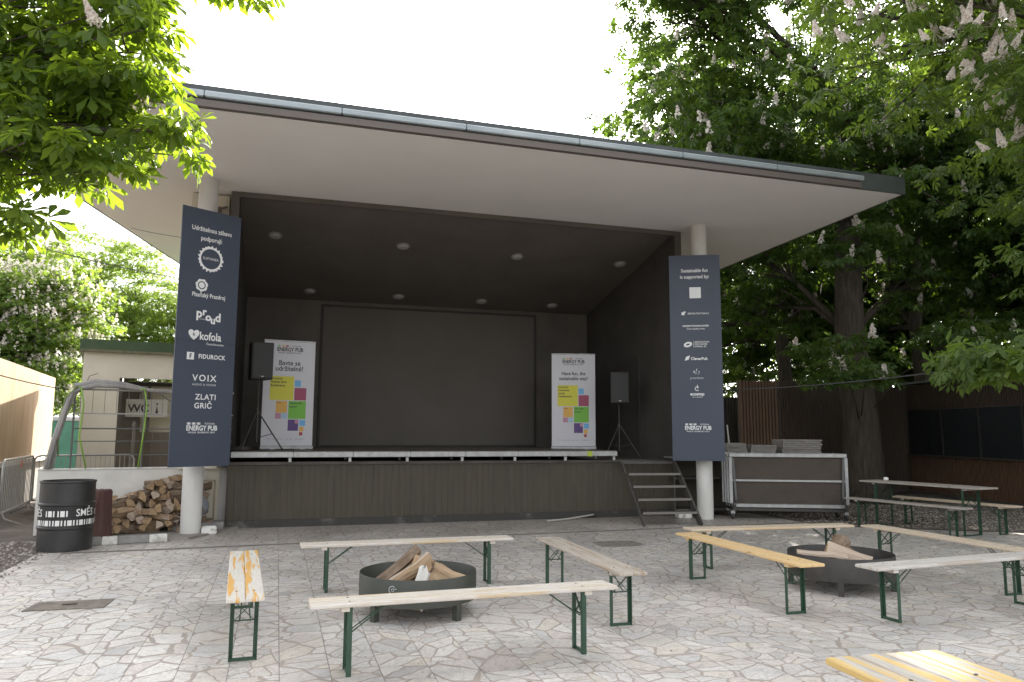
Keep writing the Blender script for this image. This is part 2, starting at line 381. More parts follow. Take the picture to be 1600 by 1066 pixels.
# floor slab edge and plinth
pl = MB(); pl.box((4.6, 2.9, .515), (8.3, 4.4, 1.03))
plinth = pl.build('plinth', M_dark, bld)
bd = MB()
s = .47
while s < 8.7:
    wd = .10+.02*random.random(); bd.box((s+wd/2, .69+random.uniform(-.001, .001), .57), (wd-.0025, .022, .90)); s += wd
bd.build('plinth_boarding', M_dark, plinth)
bs = MB(); bs.box((4.6, .665, .06), (8.3, .05, .12)); bs.build('base_strip', mat('bitumen', (.035, .033, .030), .7, (.11, .10, .09), 2.2, lo=.55, hi=.66, bump=.3), plinth)
fl = MB(); fl.box((4.6, 2.88, 1.055), (8.3, 4.45, .05)); fl.build('stage_floor', mat('stage_floor', (.06, .052, .045), .6, (.10, .085, .075), 2.4), bld)
# inner walls and sloping ceiling
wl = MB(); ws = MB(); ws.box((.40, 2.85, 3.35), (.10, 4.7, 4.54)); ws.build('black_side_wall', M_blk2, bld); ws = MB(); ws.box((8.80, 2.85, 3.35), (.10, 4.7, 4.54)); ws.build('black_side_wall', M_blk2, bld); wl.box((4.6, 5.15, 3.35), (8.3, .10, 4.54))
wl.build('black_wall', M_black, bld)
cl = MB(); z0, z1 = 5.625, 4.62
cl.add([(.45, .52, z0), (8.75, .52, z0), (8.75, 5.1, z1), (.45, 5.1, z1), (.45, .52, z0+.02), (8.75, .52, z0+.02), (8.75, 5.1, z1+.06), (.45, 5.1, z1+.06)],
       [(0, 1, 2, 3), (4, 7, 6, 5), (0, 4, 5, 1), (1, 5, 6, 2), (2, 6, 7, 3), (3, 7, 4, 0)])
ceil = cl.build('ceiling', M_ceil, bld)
sl_k = (z1-z0)/(5.1-.52)
lm = D.materials.new('lamp_glass'); lm.use_nodes = True
lm.node_tree.nodes['Principled BSDF'].inputs['Base Color'].default_value = (.42, .40, .38, 1)
proto = None
for (s, t_) in ((1.03, 1.95), (3.49, 1.99), (5.92, 2.07), (8.28, 2.05), (1.79, 4.55), (3.8, 4.58), (5.8, 4.58), (7.62, 4.6)):
    z = z0+sl_k*(t_-.52)
    if proto is None:
        m = MB(); m.lathe([(0, -.035), (.07, -.034), (.10, -.026), (.112, -.008), (.112, .012)], n=20)
        proto = m.build('ceiling_light', lm, ceil, smooth=True); q = proto
        m = MB(); m.lathe([(.112, -.010), (.135, -.012), (.14, .0), (.14, .012)], n=20); m.build('light_rim', mat('rim_grey', (.25, .24, .23), .5), proto)
    else: q = copy_tree(proto, ceil)
    q.location = (s, t_, z-.012); q.rotation_euler = (math.atan(sl_k), 0, 0)
# dark fascia strip round the opening
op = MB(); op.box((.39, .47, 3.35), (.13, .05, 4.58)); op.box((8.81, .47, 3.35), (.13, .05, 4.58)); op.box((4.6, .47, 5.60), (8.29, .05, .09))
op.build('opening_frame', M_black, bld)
# outer cream walls
cw = MB(); cw.box((-.02, .80, 3.3), (.60, .2, 4.65)); cw.box((.22, 3.1, 2.8), (.2, 4.3, 5.65)); cw.box((8.98, 3.1, 2.8), (.2, 4.3, 5.65)); cw.box((4.6, 5.32, 2.8), (8.9, .2, 5.65))
cw.build('outer_wall', M_cream, bld)
cb_ = MB(); cb_.box((.13, .66, 5.33), (.05, .08, .14)); cb_.bar((.13, .6, 5.36), (.26, .6, 5.40), .03, .03); cb_.bar((.13, .6, 5.3), (-.2, .62, 4.95), .012, .012)
cb_.build('wall_bracket', M_brownmetal, bld)
# columns
def column(s, t_, r):
    m = MB(); m.lathe([(r, 0.0), (r, 1.2), (r*.985, 3.2), (r*.98, ROOFZ-.002)], (s, t_, 0), 40)
    return m.build('column', mat('column_paint', (.70, .69, .66), .75, (.56, .55, .52), 2.2, bump=.25, bscale=14, stretch=(1, 1, .35), col3=(.62, .60, .56), scale3=3), bld, smooth=True)
column(0, 0, .152); column(9.0, -.02, .152)
for (s, t_, a, b, c, r) in ((.27, -.02, .22, .16, .13, .1), (9.0-.36, .16, .26, .18, .15, -.1)):
    ft = MB(); ft.box((s, t_, c/2), (a, b, c), rz=r, ch=.02)
    ft.build('footing_stub', mat('chipped_white', (.72, .71, .68), .9, (.35, .33, .30), 7, lo=.5, hi=.62, bump=.8, bscale=12), bld)

# stage decks
deck_p = None
for i in range(7):
    s = .51+i*.987
    if i == 0:
        r = empty('stage_deck', SW(s, .45), SA, 'x', 'stage deck')
        m = MB(); m.box((.493, .52, 1.247), (.975, 1.0, .022)); m.build('deck_board', mat('deck_ply', (.075, .065, .055), .6, (.12, .10, .085), 6), r)
        m = MB(); m.box((.493, .012, 1.205), (.981, .03, .095), ch=.008); m.box((.493, 1.0, 1.205), (.975, .03, .09)); m.box((.02, .5, 1.20), (.03, .93, .08)); m.box((.966, .5, 1.20), (.03, .93, .08))
        m.build('edge_rail', M_alu, r)
        for x in (.935,):
            for y in (.055, .94):
                m = MB(); m.box((x, y, 1.122), (.045, .045, .084)); m.build('leg', M_alu, r)
        m = MB(); m.box((.493, .006, 1.20), (.97, .004, .012)); m.build('rail_groove', mat('groove', (.16, .16, .16), .6), r)
        deck_p = r
    else: r = copy_tree(deck_p); r.location = SW(s, .45)
    r['label'] = ['leftmost aluminium edged stage deck, beside the tall left navy banner', 'second stage deck from the left along the stage front',
                  'third aluminium edged stage deck from the left', 'middle one of the seven aluminium edged stage decks',
                  'fifth stage deck from the left along the front', 'stage deck just left of the rightmost one, before the right roll up banner',
                  'rightmost stage deck with green tape on its rail'][i]
    r['group'] = 'aluminium stage decks along the stage front'
m = MB(); m.box((.42, -.007, 1.205), (.10, .004, .098)); m.build('green_tape', mat('tape', (.35, .42, .05), .6), r)
for row in range(2):   # decks behind the front row
    pass
m = MB(); m.box((3.94, 2.99, 1.236), (6.85, 3.0, .026)); 
rr = m.build('inner_stage_floor', mat('deck_ply', (0, 0, 0)), bld)

# projection screen
ps = empty('projection_screen', SW(4.72, 5.06), SA, 'large grey brown projection screen on the back wall of the stage', 'projection screen')
m = MB(); m.box((0, 0, 2.88), (5.15, .02, 3.2)); m.build('screen_cloth', mat('screen_cloth', (.112, .098, .086), .8, (.100, .088, .076), .8), ps)
m = MB()
for x in (-2.6, 2.6): m.box((x, 0, 2.88), (.05, .035, 3.3))
m.box((0, 0, 4.51), (5.25, .035, .05)); m.box((0, 0, 1.275), (5.15, .03, .025)); m.build('screen_frame', mat('screen_border', (.035, .033, .03), .7), ps)

# door and small fittings right of the screen
m = MB(); m.box((8.735, 2.6, 2.25), (.03, .95, 2.0)); m.build('side_door', mat('side_door', (.048, .043, .038), .7), bld)

# ================================================================ BIG NAVY BANNERS
BW, BH = .94, 3.87
def energy_logo(mb, x, z, W, y=-.004, cmb=None):
    """bars, words and small line; W is the block's width"""
    T(mb, 'ENERGY PUB', W*.205, x, z, y, bold=W*.0055, sx=.81)
    k = W*.05
    xs = x-W*.46
    for gidx in range(3):
        b = (cmb[gidx] if cmb else mb)
        x0 = xs+gidx*k*3.0
        for (a, wd) in ((0, .35), (.55, 1.0), (1.75, .35)):
            R_(b, x0+a*k, z+W*.105, x0+(a+wd)*k, z+W*.17, y)
    T(mb, 'SUSTAINEA', W*.075, x+W*.24, z+W*.137, y, sx=.85)
    T(mb, 'PRAGUE  GROEBOVKY SADY', W*.066, x, z-W*.125, y, sx=.98, bold=.0004)

nb = empty('banner', (-4.60, 11.36, 0), math.atan2(.70, .60), 'tall navy sponsor banner on the left column, headed with two lines of Czech', 'banner')
m = MB(); m.box((0, .012, 1.07+BH/2+.0), (BW, .024, BH)); m.build('panel', M_navy, nb)
m = MB(); m.box((-.1, .06, 1.6), (.05, .07, .08)); m.box((-.1, .06, 4.5), (.05, .07, .08)); m.build('fixing', M_brownmetal, nb)
m = MB(); m.box((0, -.0012, 2.92), (BW, .0024, .006)); m.build('panel_seam', mat('seam_dark', (.02, .028, .045), .6), nb)
B0 = 1.07
def tx(s, size, x, v, part='sponsor_text', parent=None, mt=None, **k):
    m = MB(); T(m, s, size, x, B0+v, **k); return m.build(part, mt or M_print, parent)
m = MB(); T(m, 'Udržitelnou zábavu', .098, 0, B0+3.56, bold=.0018, sx=.84); T(m, 'podporují:', .098, 0, B0+3.42, bold=.0018, sx=.84); m.build('heading', M_print, nb)
m = MB(); n = 64
vs = []
for k in range(n+1):
    a = 2*PI*k/n; q = .195+.014*(1 if k % 3 == 0 else -.6)+.008*math.sin(k*1.7)
    vs += [(.155*math.cos(a), -.004, B0+3.12+.155*math.sin(a)), (q*math.cos(a), -.004, B0+3.12+q*math.sin(a))]
m.add(vs, [(2*k, 2*k+1, 2*k+3, 2*k+2) for k in range(n)]); T(m, 'SUSTAINEA', .055, 0, B0+3.12, sx=.9); m.build('ring_emblem', M_print, nb)
m = MB(); ring(m, -.12, B0+2.70, .062, .082); ring(m, -.12, B0+2.70, .0, .046, n=24); m.mi = [0]*len(m.f)
ring(m, -.12, B0+2.70, .082, .094, n=36, wob=.08); m.cur = 0
T(m, 'Plzeňský Prazdroj', .092, 0, B0+2.55, bold=.0016, sx=.80); m.build('brewery_logo', M_print, nb)
m = MB()
for i, (c, dx, dz, sz) in enumerate((('p', -.145, .03, .19), ('r', -.065, .06, .15), ('o', .0, -.015, .16), ('u', .075, -.055, .16), ('d', .155, -.01, .18))):
    T(m, c, sz, dx+.01, B0+2.24+dz, bold=.006)
T(m, 'brewing', .03, -.08, B0+2.19); m.build('proud_logo', M_print, nb)
m = MB(); heart = [(0, -.09), (.05, -.05), (.085, 0), (.09, .04), (.065, .07), (.03, .07), (0, .045), (-.03, .07), (-.065, .07), (-.09, .04), (-.085, 0), (-.05, -.05)]
poly(m, heart, -.20, B0+1.95, .95); T(m, 'kofola', .17, .06, B0+1.93, bold=.003, sx=.82); T(m, 'ČeskoSlovensko', .042, .14, B0+1.82, bold=.0004); m.build('kofola_logo', M_print, nb)
m = MB(); T(m, 'k', .07, -.20, B0+1.95, y=-.006, bold=.002); m.build('heart_mark', M_navy, nb)
m = MB(); R_(m, -.29, B0+1.57, -.18, B0+1.68); T(m, 'FIDUROCK', .092, .10, B0+1.625, bold=.0025, sx=.88, space=1.08); m.build('fidurock_logo', M_print, nb)
m = MB(); R_(m, -.25, B0+1.59, -.235, B0+1.66, y=-.006); R_(m, -.235, B0+1.645, -.215, B0+1.66, y=-.006); R_(m, -.235, B0+1.615, -.22, B0+1.63, y=-.006); m.build('square_mark', M_navy, nb)
m = MB(); T(m, 'VOIX', .135, 0, B0+1.30, bold=.002, space=1.25); T(m, 'AUDIO & VISION', .042, 0, B0+1.205, space=1.2); m.build('voix_logo', M_print, nb)
m = MB(); T(m, 'ZLATI', .115, -.13, B0+1.02, bold=.0018, align='LEFT', space=1.1); T(m, 'GRIČ', .115, -.14, B0+.89, bold=.0018, align='LEFT', space=1.08); m.build('winery_logo', M_print, nb)
m = MB(); energy_logo(m, 0, B0+.56, .50); m.build('energy_logo', M_print, nb)

rb = empty('banner', (3.455, 14.17, 0), math.radians(-9), 'tall navy sponsor banner on the right column, headed with two lines of English', 'banner')
m = MB(); m.box((0, .012, 1.09+BH/2), (BW, .024, BH)); m.build('panel', M_navy, rb)
m = MB(); m.box((.1, .06, 1.6), (.05, .07, .08)); m.box((.1, .06, 4.5), (.05, .07, .08)); m.build('fixing', M_brownmetal, rb)
B0 = 1.09
m = MB(); T(m, 'Sustainable fun', .093, 0, B0+3.57, bold=.0018, sx=.9); T(m, 'is supported by:', .093, 0, B0+3.45, bold=.0018, sx=.9); m.build('heading', M_print, rb)
m = MB(); R_(m, -.10, B0+3.04, .11, B0+3.25); m.build('square_emblem', M_print, rb)
m = MB()
for k in range(4): R_(m, -.085, B0+3.08+k*.045, .06+.02*(k % 2), B0+3.084+k*.045, y=-.006)
m.build('emblem_lines', M_printg, rb)
m = MB(); R_(m, -.255, B0+2.72, -.20, B0+2.775); R_(m, -.215, B0+2.76, -.18, B0+2.79); T(m, 'MĚSTSKÁ ČÁST PRAHA 2', .042, .055, B0+2.745, bold=.0006, sx=.83); m.build('district_logo', M_print, rb)
m = MB(); T(m, 'MINISTERSTVO ŽIVOTNÍHO PROSTŘEDÍ', .036, 0, B0+2.51, bold=.0016, sx=.74); T(m, 'České republiky a Prahy', .034, 0, B0+2.455, bold=.0006); m.build('ministry_logo', M_print, rb)
m = MB()
vs = []
for k in range(33):
    a = 2*PI*k/32
    for (ra, rb_) in ((.038, .016), (.078, .048)):
        x_, z_ = ra*math.cos(a), rb_*math.sin(a); vs.append((-.15+x_*.97-z_*.2, -.004, B0+2.16+z_+x_*.25))
m.add(vs, [(2*k, 2*k+1, 2*k+3, 2*k+2) for k in range(32)])
R_(m, -.052, B0+2.11, -.047, B0+2.22)
for k, q in enumerate(('ASSOCIATION', 'FOR WATER', 'SAVING, ZS')): T(m, q, .042, -.03, B0+2.205-k*.042, align='LEFT', bold=.0006)
m.build('ellipse_logo', M_print, rb)
m = MB(); poly(m, [(-.05, -.05), (.03, -.03), (.06, .06), (-.02, .03)], -.17, B0+1.90, .9); T(m, 'CleverPub', .072, .05, B0+1.89, bold=.0022); m.build('clever_logo', M_print, rb)
m = MB()
for (a, b, c, d_) in ((-.07, .0, -.03, .05), (-.015, .03, .01, .09), (.03, .0, .055, .045), (-.03, -.02, -.005, .02), (.01, -.03, .04, -.005)): poly(m, [(a, b), (c, b+.01), (c, d_), (a+.01, d_-.01)], 0, B0+1.62)
T(m, 'greenbaits', .06, 0, B0+1.53, bold=.0004); m.build('green_logo', M_printg, rb)
m = MB(); ring(m, 0, B0+1.33, .03, .042, n=20, a0=.6, a1=5.6); R_(m, .0, B0+1.33, .012, B0+1.40); T(m, 'ecostop', .08, 0, B0+1.23, bold=.0026); T(m, 'obnovujeme', .036, 0, B0+1.175); m.build('ecostop_logo', M_print, rb)
m = MB(); energy_logo(m, 0, B0+.60, .50); m.build('energy_logo', M_print, rb)

# ================================================================ ROLL-UP BANNERS
def flatcol(name, c): return mat(name, c, .6)
CY = flatcol('print_yellow', (.62, .58, .06)); CB = flatcol('print_blue', (.16, .42, .70)); CM = flatcol('print_maroon', (.34, .07, .13))
CO = flatcol('print_orange', (.70, .40, .09)); CG = flatcol('print_green', (.18, .46, .06)); CPk = flatcol('print_pink', (.48, .25, .33)); CL = flatcol('print_light_blue', (.36, .52, .64))
CP = flatcol('print_purple', (.11, .06, .20)); CGy = flatcol('print_grey', (.38, .37, .42)); CR = flatcol('print_red', (.38, .05, .06)); CK = flatcol('print_ink', (.05, .045, .045))
M_roll = mat('banner_vinyl', (.58, .57, .60), .5)
def rollup(loc, rz, lines, words, label, W=.94):
    r = empty('roll_up_banner', loc, rz, label, 'roll up banner', 'white roll up banners on the stage')
    H = 2.02
    m = MB(); m.box((0, 0, .06+H/2), (W, .008, H)); m.build('printed_sheet', M_roll, r)
    m = MB(); m.box((0, .01, .035), (W+.02, .09, .07), ch=.012); m.build('base_cassette', M_alu, r)
    m = MB(); m.box((0, 0, .065+H), (W+.01, .022, .03), ch=.005); m.build('top_rail', M_alu, r)
    for x in (-.28, .28):
        m = MB(); m.box((x, 0, .008), (.09, .30, .016)); m.build('foot', M_alu, r)
    m = MB(); m.tube([(0, .05, .05), (0, .05, H)], .012, 8); m.build('support_pole', M_alu, r)
    X = lambda p: (p-325)/445*W; Z = lambda p: .07+(1000-p)/925*H
    def rect(part, mt, x0, z0, x1, z1, y=-.0065):
        m = MB(); R_(m, X(x0), Z(z1), X(x1), Z(z0), y); return m.build(part, mt, r)
    for (mt, a, b, c, d_) in ((CY, 162, 392, 368, 602), (CB, 376, 425, 430, 482), (CM, 376, 492, 480, 602), (CO, 220, 610, 316, 713), (CG, 328, 608, 480, 765),
                            (CPk, 216, 716, 266, 765), (CL, 270, 716, 318, 765), (CP, 328, 772, 418, 870), (CB, 428, 775, 480, 826), (CO, 430, 834, 466, 876), (CR, 430, 882, 458, 910)):
        rect('coloured_square', mt, a, b, c, d_)
    rect('small_square', CPk, 388, 776, 416, 806, -.009)
    m = MB(); bars = [MB(), MB(), MB()]
    energy_logo(m, 0, Z(155), .50*W/.94, -.0065, bars); m.build('energy_logo', CK, r)
    for b, mt in zip(bars, (CG, CO, CR)): b.build('logo_bars', mt, r)
    m = MB()
    for i, q in enumerate(lines): T(m, q, lines_sz, 0, Z(275+i*50), -.0065, bold=.0022, sx=.9)
    m.build('slogan', CK, r)
    m = MB()
    for i, q in enumerate(words): T(m, q, .062, X(168), Z(412+i*31), -.009, align='LEFT', bold=.0012, sx=.92)
    m.build('service_text', CK, r)
    m = MB()
    for i, q in enumerate(words2): T(m, q, .052, X(334), Z(628+i*30), -.009, align='LEFT', bold=.001, sx=.9)
    m.build('catering_text', CK, r); m = MB()
    for i, q in enumerate(words3[:1]): T(m, q, .036, X(226), Z(625+i*22), -.009, align='LEFT', sx=.9)
    m.build('square_text', CK, r)
    m = MB(); ring(m, X(168), Z(942), .016, .022, -.0065, 16)
    for a, b in ((195, 215), (228, 262), (272, 290), (312, 336), (345, 372), (420, 450), (455, 478)): R_(m, X(a), Z(945), X(b), Z(939), -.0065)
    ring(m, X(406), Z(942), 0, .013, -.0065, 14); m.build('footer_marks', CGy, r)
    return r
lines_sz = .135; words2 = ('Objevte náš', 'catering'); words3 = ('Zážitky', 'a hry', 'pro firmy')
rollup(SW(1.40, 2.39, 1.25), math.radians(25), ('Bavte se', 'udržitelné!'), ('Koncerty', 'Firemní akce', 'Konference'), 'white roll up banner with Czech slogan behind the left loudspeaker', .96)
lines_sz = .108; words2 = ('Our green', 'catering'); words3 = ('Games', 'and team', 'events')
rollup(SW(7.02, 2.65, 1.25) if False else (1.36, 16.75, 1.235), math.radians(2), ('Have fun, the', 'sustainable way!'), ('Concerts', 'Corporate', 'events', 'Conferences'), 'white roll up banner with English slogan on the right side of the stage', .96)

# ================================================================ LOUDSPEAKERS
M_spk = mat('speaker_black', (.022, .021, .020), .65, (.032, .030, .028), 20)
def speaker(loc, rz, top, label1, label2):
    r = empty('speaker_stand', loc, rz, label2, 'speaker stand', 'tripod speaker stands on the stage')
    m = MB(); m.tube([(0, 0, .15), (0, 0, .75)], .019, 10); m.tube([(0, 0, .75), (0, 0, top)], .015, 10); m.build('pole', M_rust, r)
    m = MB(); m.lathe([(0, 0), (.032, 0), (.036, .03), (.032, .07), (0, .07)], (0, 0, .62), 12); m.build('collar', M_rust, r)
    for k in range(3):
        a = math.radians(100+120*k); c, s_ = math.cos(a), math.sin(a)
        m = MB(); m.tube([(0.02*c, .02*s_, .66), (.44*c, .44*s_, .015)], .012, 8); m.tube([(.02*c, .02*s_, .22), (.26*c, .26*s_, .29)], .008, 6)
        lg = m.build('leg', M_rust, r)
        m = MB(); m.tube([(.425*c, .425*s_, .035), (.445*c, .445*s_, 0.0)], .017, 8); m.build('rubber_foot', M_spk, lg)
    q = empty('loudspeaker', Vector(loc)+Vector((0, 0, top)), rz, label1, 'loudspeaker', 'loudspeakers on the stage')
    m = MB(); m.prism([(-.19, -.17), (.19, -.17), (.15, .17), (-.15, .17)], 0, .65); m.build('cabinet', M_spk, q, bevel=.015)
    m = MB(); m.box((0, -.178, .325), (.34, .014, .60), ch=.005); m.build('grille', mat('grille', (.026, .025, .024), .6, (.014, .014, .014), 120), q)
    m = MB(); m.box((0, -.186, .05), (.05, .004, .016)); m.build('badge', M_alu, q)
speaker(SW(.88, 1.15, 1.26), math.radians(35), 1.23, 'black loudspeaker in front of the Czech roll up banner on the left of the stage', 'black tripod stand holding the left loudspeaker on the stage decks')
speaker(SW(8.0, 1.6, 1.08), math.radians(0), 1.12, 'dark loudspeaker in the shade at the right end of the stage', 'black tripod stand holding the right loudspeaker near the steps')

m = MB(); rq = random.Random(9)
for k in range(5): m.tube([(.19*math.cos(a/6)*(1+.06*rq.uniform(-1, 1)), .13*math.sin(a/6)*(1+.06*rq.uniform(-1, 1)), .012+.012*k+.004*rq.random()) for a in range(0, 38)], .009, 6)
m.tube([(.19, 0, .015), (.5, -.05, .012), (.75, .12, .012), (.9, .5, .012)], .009, 6)
o = m.build('cable_coil', M_rust, smooth=True, loc=SW(.62, .95, 1.262), rz=SA); tag(o, 'coil of black cable lying on the stage deck beside the left navy banner', 'cable')
# ================================================================ STEPS
st = empty('stage_steps', (2.80, 13.42, 0), math.radians(10), 'open black steel steps leading up to the right end of the stage', 'steps')
M_st = mat('step_steel', (.085, .075, .068), .6, (.055, .05, .045), 6)
for x in (-.52, .52):
    m = MB(); m.bar((x, 0, .0), (x, 1.22, 1.05), .035, .14 if x > 0 else .05); m.build('stringer', M_st, st)
for i in range(4):
    z = .21*(i+1); y = .24+.245*i
    m = MB(); m.box((0, y, z), (1.0, .24, .035), ch=.006); m.build('tread', M_st, st)
    m = MB(); m.box((0, y-.125, z), (1.0, .012, .04)); m.build('nosing', mat('nosing_grey', (.17, .155, .14), .5), st.children[-1])
m = MB(); m.box((0, 1.26, 1.04), (1.1, .14, .05)); m.build('top_plate', M_st, st)

# white pole lying by the stage
m = MB(); m.tube([SW(5.88, .1, .03), SW(6.4, .34, .035), SW(6.97, .56, .07)], .014, 8)
o = m.build('metal_pole', mat('pole_grey', (.45, .43, .40), .5)); tag(o, 'thin pale pole lying on the ground at the foot of the stage', 'pole')
m = MB(); m.tube([SW(6.98, .56, .04), SW(7.0, .60, .09)], .03, 10); m.build('pole_cap', M_rust, o)

# ================================================================ BENCHES
def bench_parts(label, wood, name='beer_bench', L=2.2, W=.25, Hh=.472, cat='bench', group='green legged beer benches', planks=2, fx=.842, hw=.085, leg=.032):
    r = empty(name, (0, 0, 0), 0, label, cat, group)
    T_ = .028
    pw = W/planks
    for k in range(planks):
        m = MB(); y = -W/2+pw*(k+.5)
        n = 10; hz = T_/2
        # slightly uneven plank with rounded ends
        m.box((0, y, Hh-hz), (L-random.uniform(0, .012), pw-.0025, T_), ch=.006)
        m.build('seat_plank' if cat == 'bench' else 'table_plank', wood, r)
    for sg in (-1, 1):
        x = sg*fx
        m = MB(); m.box((x+sg*.03, 0, Hh-T_-.014), (.055, W*.86, .028)); m.build('batten', wood, r)
        fr = MB()
        zt = Hh-T_-.004
        for y in (-hw, hw):
            fr.box((x, y*1.08, zt/2), (leg, .006, zt)); fr.box((x-sg*leg/2, y*1.08-math.copysign(leg*.4, y), zt/2), (.005, leg*.8, zt))
        fr.box((x, 0, .011), (.014, hw*2.1, .022))
        leg_o = fr.build('leg_frame', M_green, r)
        bo = MB()
        for y in (-hw*.7, hw*.7): bo.lathe([(0, .003), (.006, .0025), (.008, 0)], (x, y, Hh), 10)
        bo.build('bolt_heads', M_rust, r)
        cr = MB()
        for a in (-1, 1): cr.bar((x+a*.004, -hw*a, zt-.02), (x+a*.004, hw*a, zt-.02-.28*min(1, hw*2/.18*.62)), .004, .014, up=(1, 0, 0))
        cr.box((x, 0, zt*.62), (.006, hw*2.1, .010))
        cr.build('cross_brace', M_green, leg_o)
        br = MB()
        for y in (-hw*.5, hw*.35):
            br.tube([(x-sg*.012, y, zt*.60), (x-sg*.27, y*.4, zt+.002)], .0045, 6)
        br.build('folding_stay', M_green, r)
    return r
W1 = grain_mat('weathered_white_pine', (.56, .49, .41), (.64, .60, .55), (.58, .45, .29), .56)
W2 = grain_mat('varnish_flaked_pine', (.66, .62, .56), (.60, .56, .50), (.68, .38, .10), .50)
W3 = grain_mat('grey_worn_pine', (.42, .35, .28), (.50, .45, .40), (.36, .28, .20), .55)
W4 = grain_mat('yellow_pine', (.70, .47, .22), (.72, .52, .28), (.60, .56, .50), .66)
W5 = grain_mat('tan_pine', (.62, .50, .36), (.58, .49, .40), (.60, .45, .28), .58)
W6 = grain_mat('pale_grey_pine', (.52, .48, .44), (.60, .57, .54), (.46, .40, .34), .55)
W7 = grain_mat('flaked_yellow_table', (.42, .39, .34), (.29, .27, .26), (.50, .35, .13), .46)
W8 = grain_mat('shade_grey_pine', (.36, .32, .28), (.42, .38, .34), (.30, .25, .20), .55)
for (lab, wd, x, y, a, fx) in (
    ('pale bench nearest the camera, in front of the left fire pit', W1, -.291, 5.547, .327, .842),
    ('bench seen end on with orange varnish flaking in patches, left of the left fire pit', W2, -2.153, 6.331, 1.911, .842),
    ('white topped bench behind the left fire pit, nearest the stage front', W1, -1.058, 8.127, .303, .842),
    ('brown grey weathered bench running slantwise between the two fire pits', W3, .689, 7.375, -1.292, .842),
    ('orange yellow pine bench on the left side of the right fire pit', W4, 2.30, 7.816, -1.28, .842),
    ('pale grey brown bench behind the right fire pit, beside the deck cart', W5, 3.165, 9.50, .235, .842),
    ('tan pine bench running out of the photo behind and right of the right fire pit', W5, 4.79, 8.66, -1.279, .842),
    ('light grey weathered bench in front of the right fire pit, cut by the right edge', W6, 4.06, 7.089, .376, .842)):
    r = bench_parts(lab, wd); place(r, (x, y, 0), a)
# table in the foreground corner
r = bench_parts('beer table with flaking yellow varnish in the bottom right corner of the photo', W7, 'beer_table', 2.2, .49, .77, 'table', 'beer tables', 4, .80, .19, .036)
a_ = math.radians(-76); place(r, (1.67, 1.93, 0), a_)
# picnic set
A_ = math.atan2(-2.15, 1.05)
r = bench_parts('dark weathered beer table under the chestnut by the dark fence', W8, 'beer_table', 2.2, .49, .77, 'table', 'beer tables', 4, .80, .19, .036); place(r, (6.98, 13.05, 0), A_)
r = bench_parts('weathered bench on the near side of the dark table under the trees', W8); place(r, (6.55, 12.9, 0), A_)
r = bench_parts('pale bench on the far side of the dark table, next to the slatted wall', W5); place(r, (7.55, 13.25, 0), A_)
m = MB(); m.lathe([(0, 0), (.03, 0), (.045, .02), (.04, .05), (.02, .06), (0, .06)], n=12)
o = m.build('paper_cup', mat('cup_white', (.8, .8, .78), .6), smooth=True, loc=(6.72, 13.83, .772)); tag(o, 'small white cup left on the dark table under the trees', 'cup')

# ================================================================ FIRE PITS AND LOGS
def bark_log(L, r, seed, split=True):
    """split log along x: wedge section with bark arc; mats 0 bark,1 split wood,2 end grain"""
    rnd = random.Random(seed); m = MB()
    arc = rnd.uniform(1.5, 2.6) if split else 2*PI
    n = 7; sec = []
    if split: sec.append((rnd.uniform(-.15, .15)*r, rnd.uniform(-.5, -.2)*r, 1))
    for k in range(n+(0 if not split else 1)):
        a = -arc/2+arc*k/n+PI/2; q = r*rnd.uniform(.9, 1.08); sec.append((q*math.cos(a), q*math.sin(a)-r*.12*(1 if split else 0), 0))
    N_ = len(sec); K = 4; vs = []; fs = []; mi = []
    for i in range(K+1):
        x = -L/2+L*i/K+(rnd.uniform(-.015, .015) if i in (0, K) else 0); tw = rnd.uniform(-.08, .08); sc = rnd.uniform(.92, 1.06); dy, dz = rnd.uniform(-.008, .008), rnd.uniform(-.008, .008)
        for (y, z, q) in sec:
            y2 = (y*math.cos(tw)-z*math.sin(tw))*sc+dy; z2 = (y*math.sin(tw)+z*math.cos(tw))*sc+dz
            vs.append((x+(rnd.uniform(-.008, .008) if i in (0, K) else 0), y2, z2))
    for i in range(K):
        for k in range(N_):
            j = (k+1) % N_; fs.append((i*N_+k, i*N_+j, (i+1)*N_+j, (i+1)*N_+k)); mi.append(1 if split and (k == 0 or j == 0) else 0)
    fs += [tuple(range(N_-1, -1, -1)), tuple(range(K*N_, (K+1)*N_))]; mi += [2, 2]
    m.v = vs; m.f = fs; m.mi = mi; return m
M_bark = mat('bark', (.13, .085, .055), .95, (.24, .18, .13), 14, bump=.8, bscale=30, stretch=(.5, 1, 1))
M_birch = mat('birch_bark', (.62, .60, .56), .9, (.07, .06, .055), 9, lo=.56, hi=.62, bump=.4, stretch=(.6, 2, 2))
M_split = mat('split_wood', (.27, .18, .105), .85, (.42, .30, .19), 5, stretch=(.5, 9, 9), bump=.4)
M_end = mat('end_grain', (.42, .29, .17), .85, (.30, .19, .10), 12, bump=.3)
M_grey = mat('grey_split', (.40, .31, .24), .9, (.52, .42, .33), 6, stretch=(.5, 9, 9), bump=.5)
def log(i, L, r, loc, rot, label, group, mats=None):
    o = bark_log(L, r, i).build('firewood_log', mats or [M_bark, M_split, M_end]); o.location = loc; o.rotation_euler = rot
    tag(o, label, 'firewood', group); return o
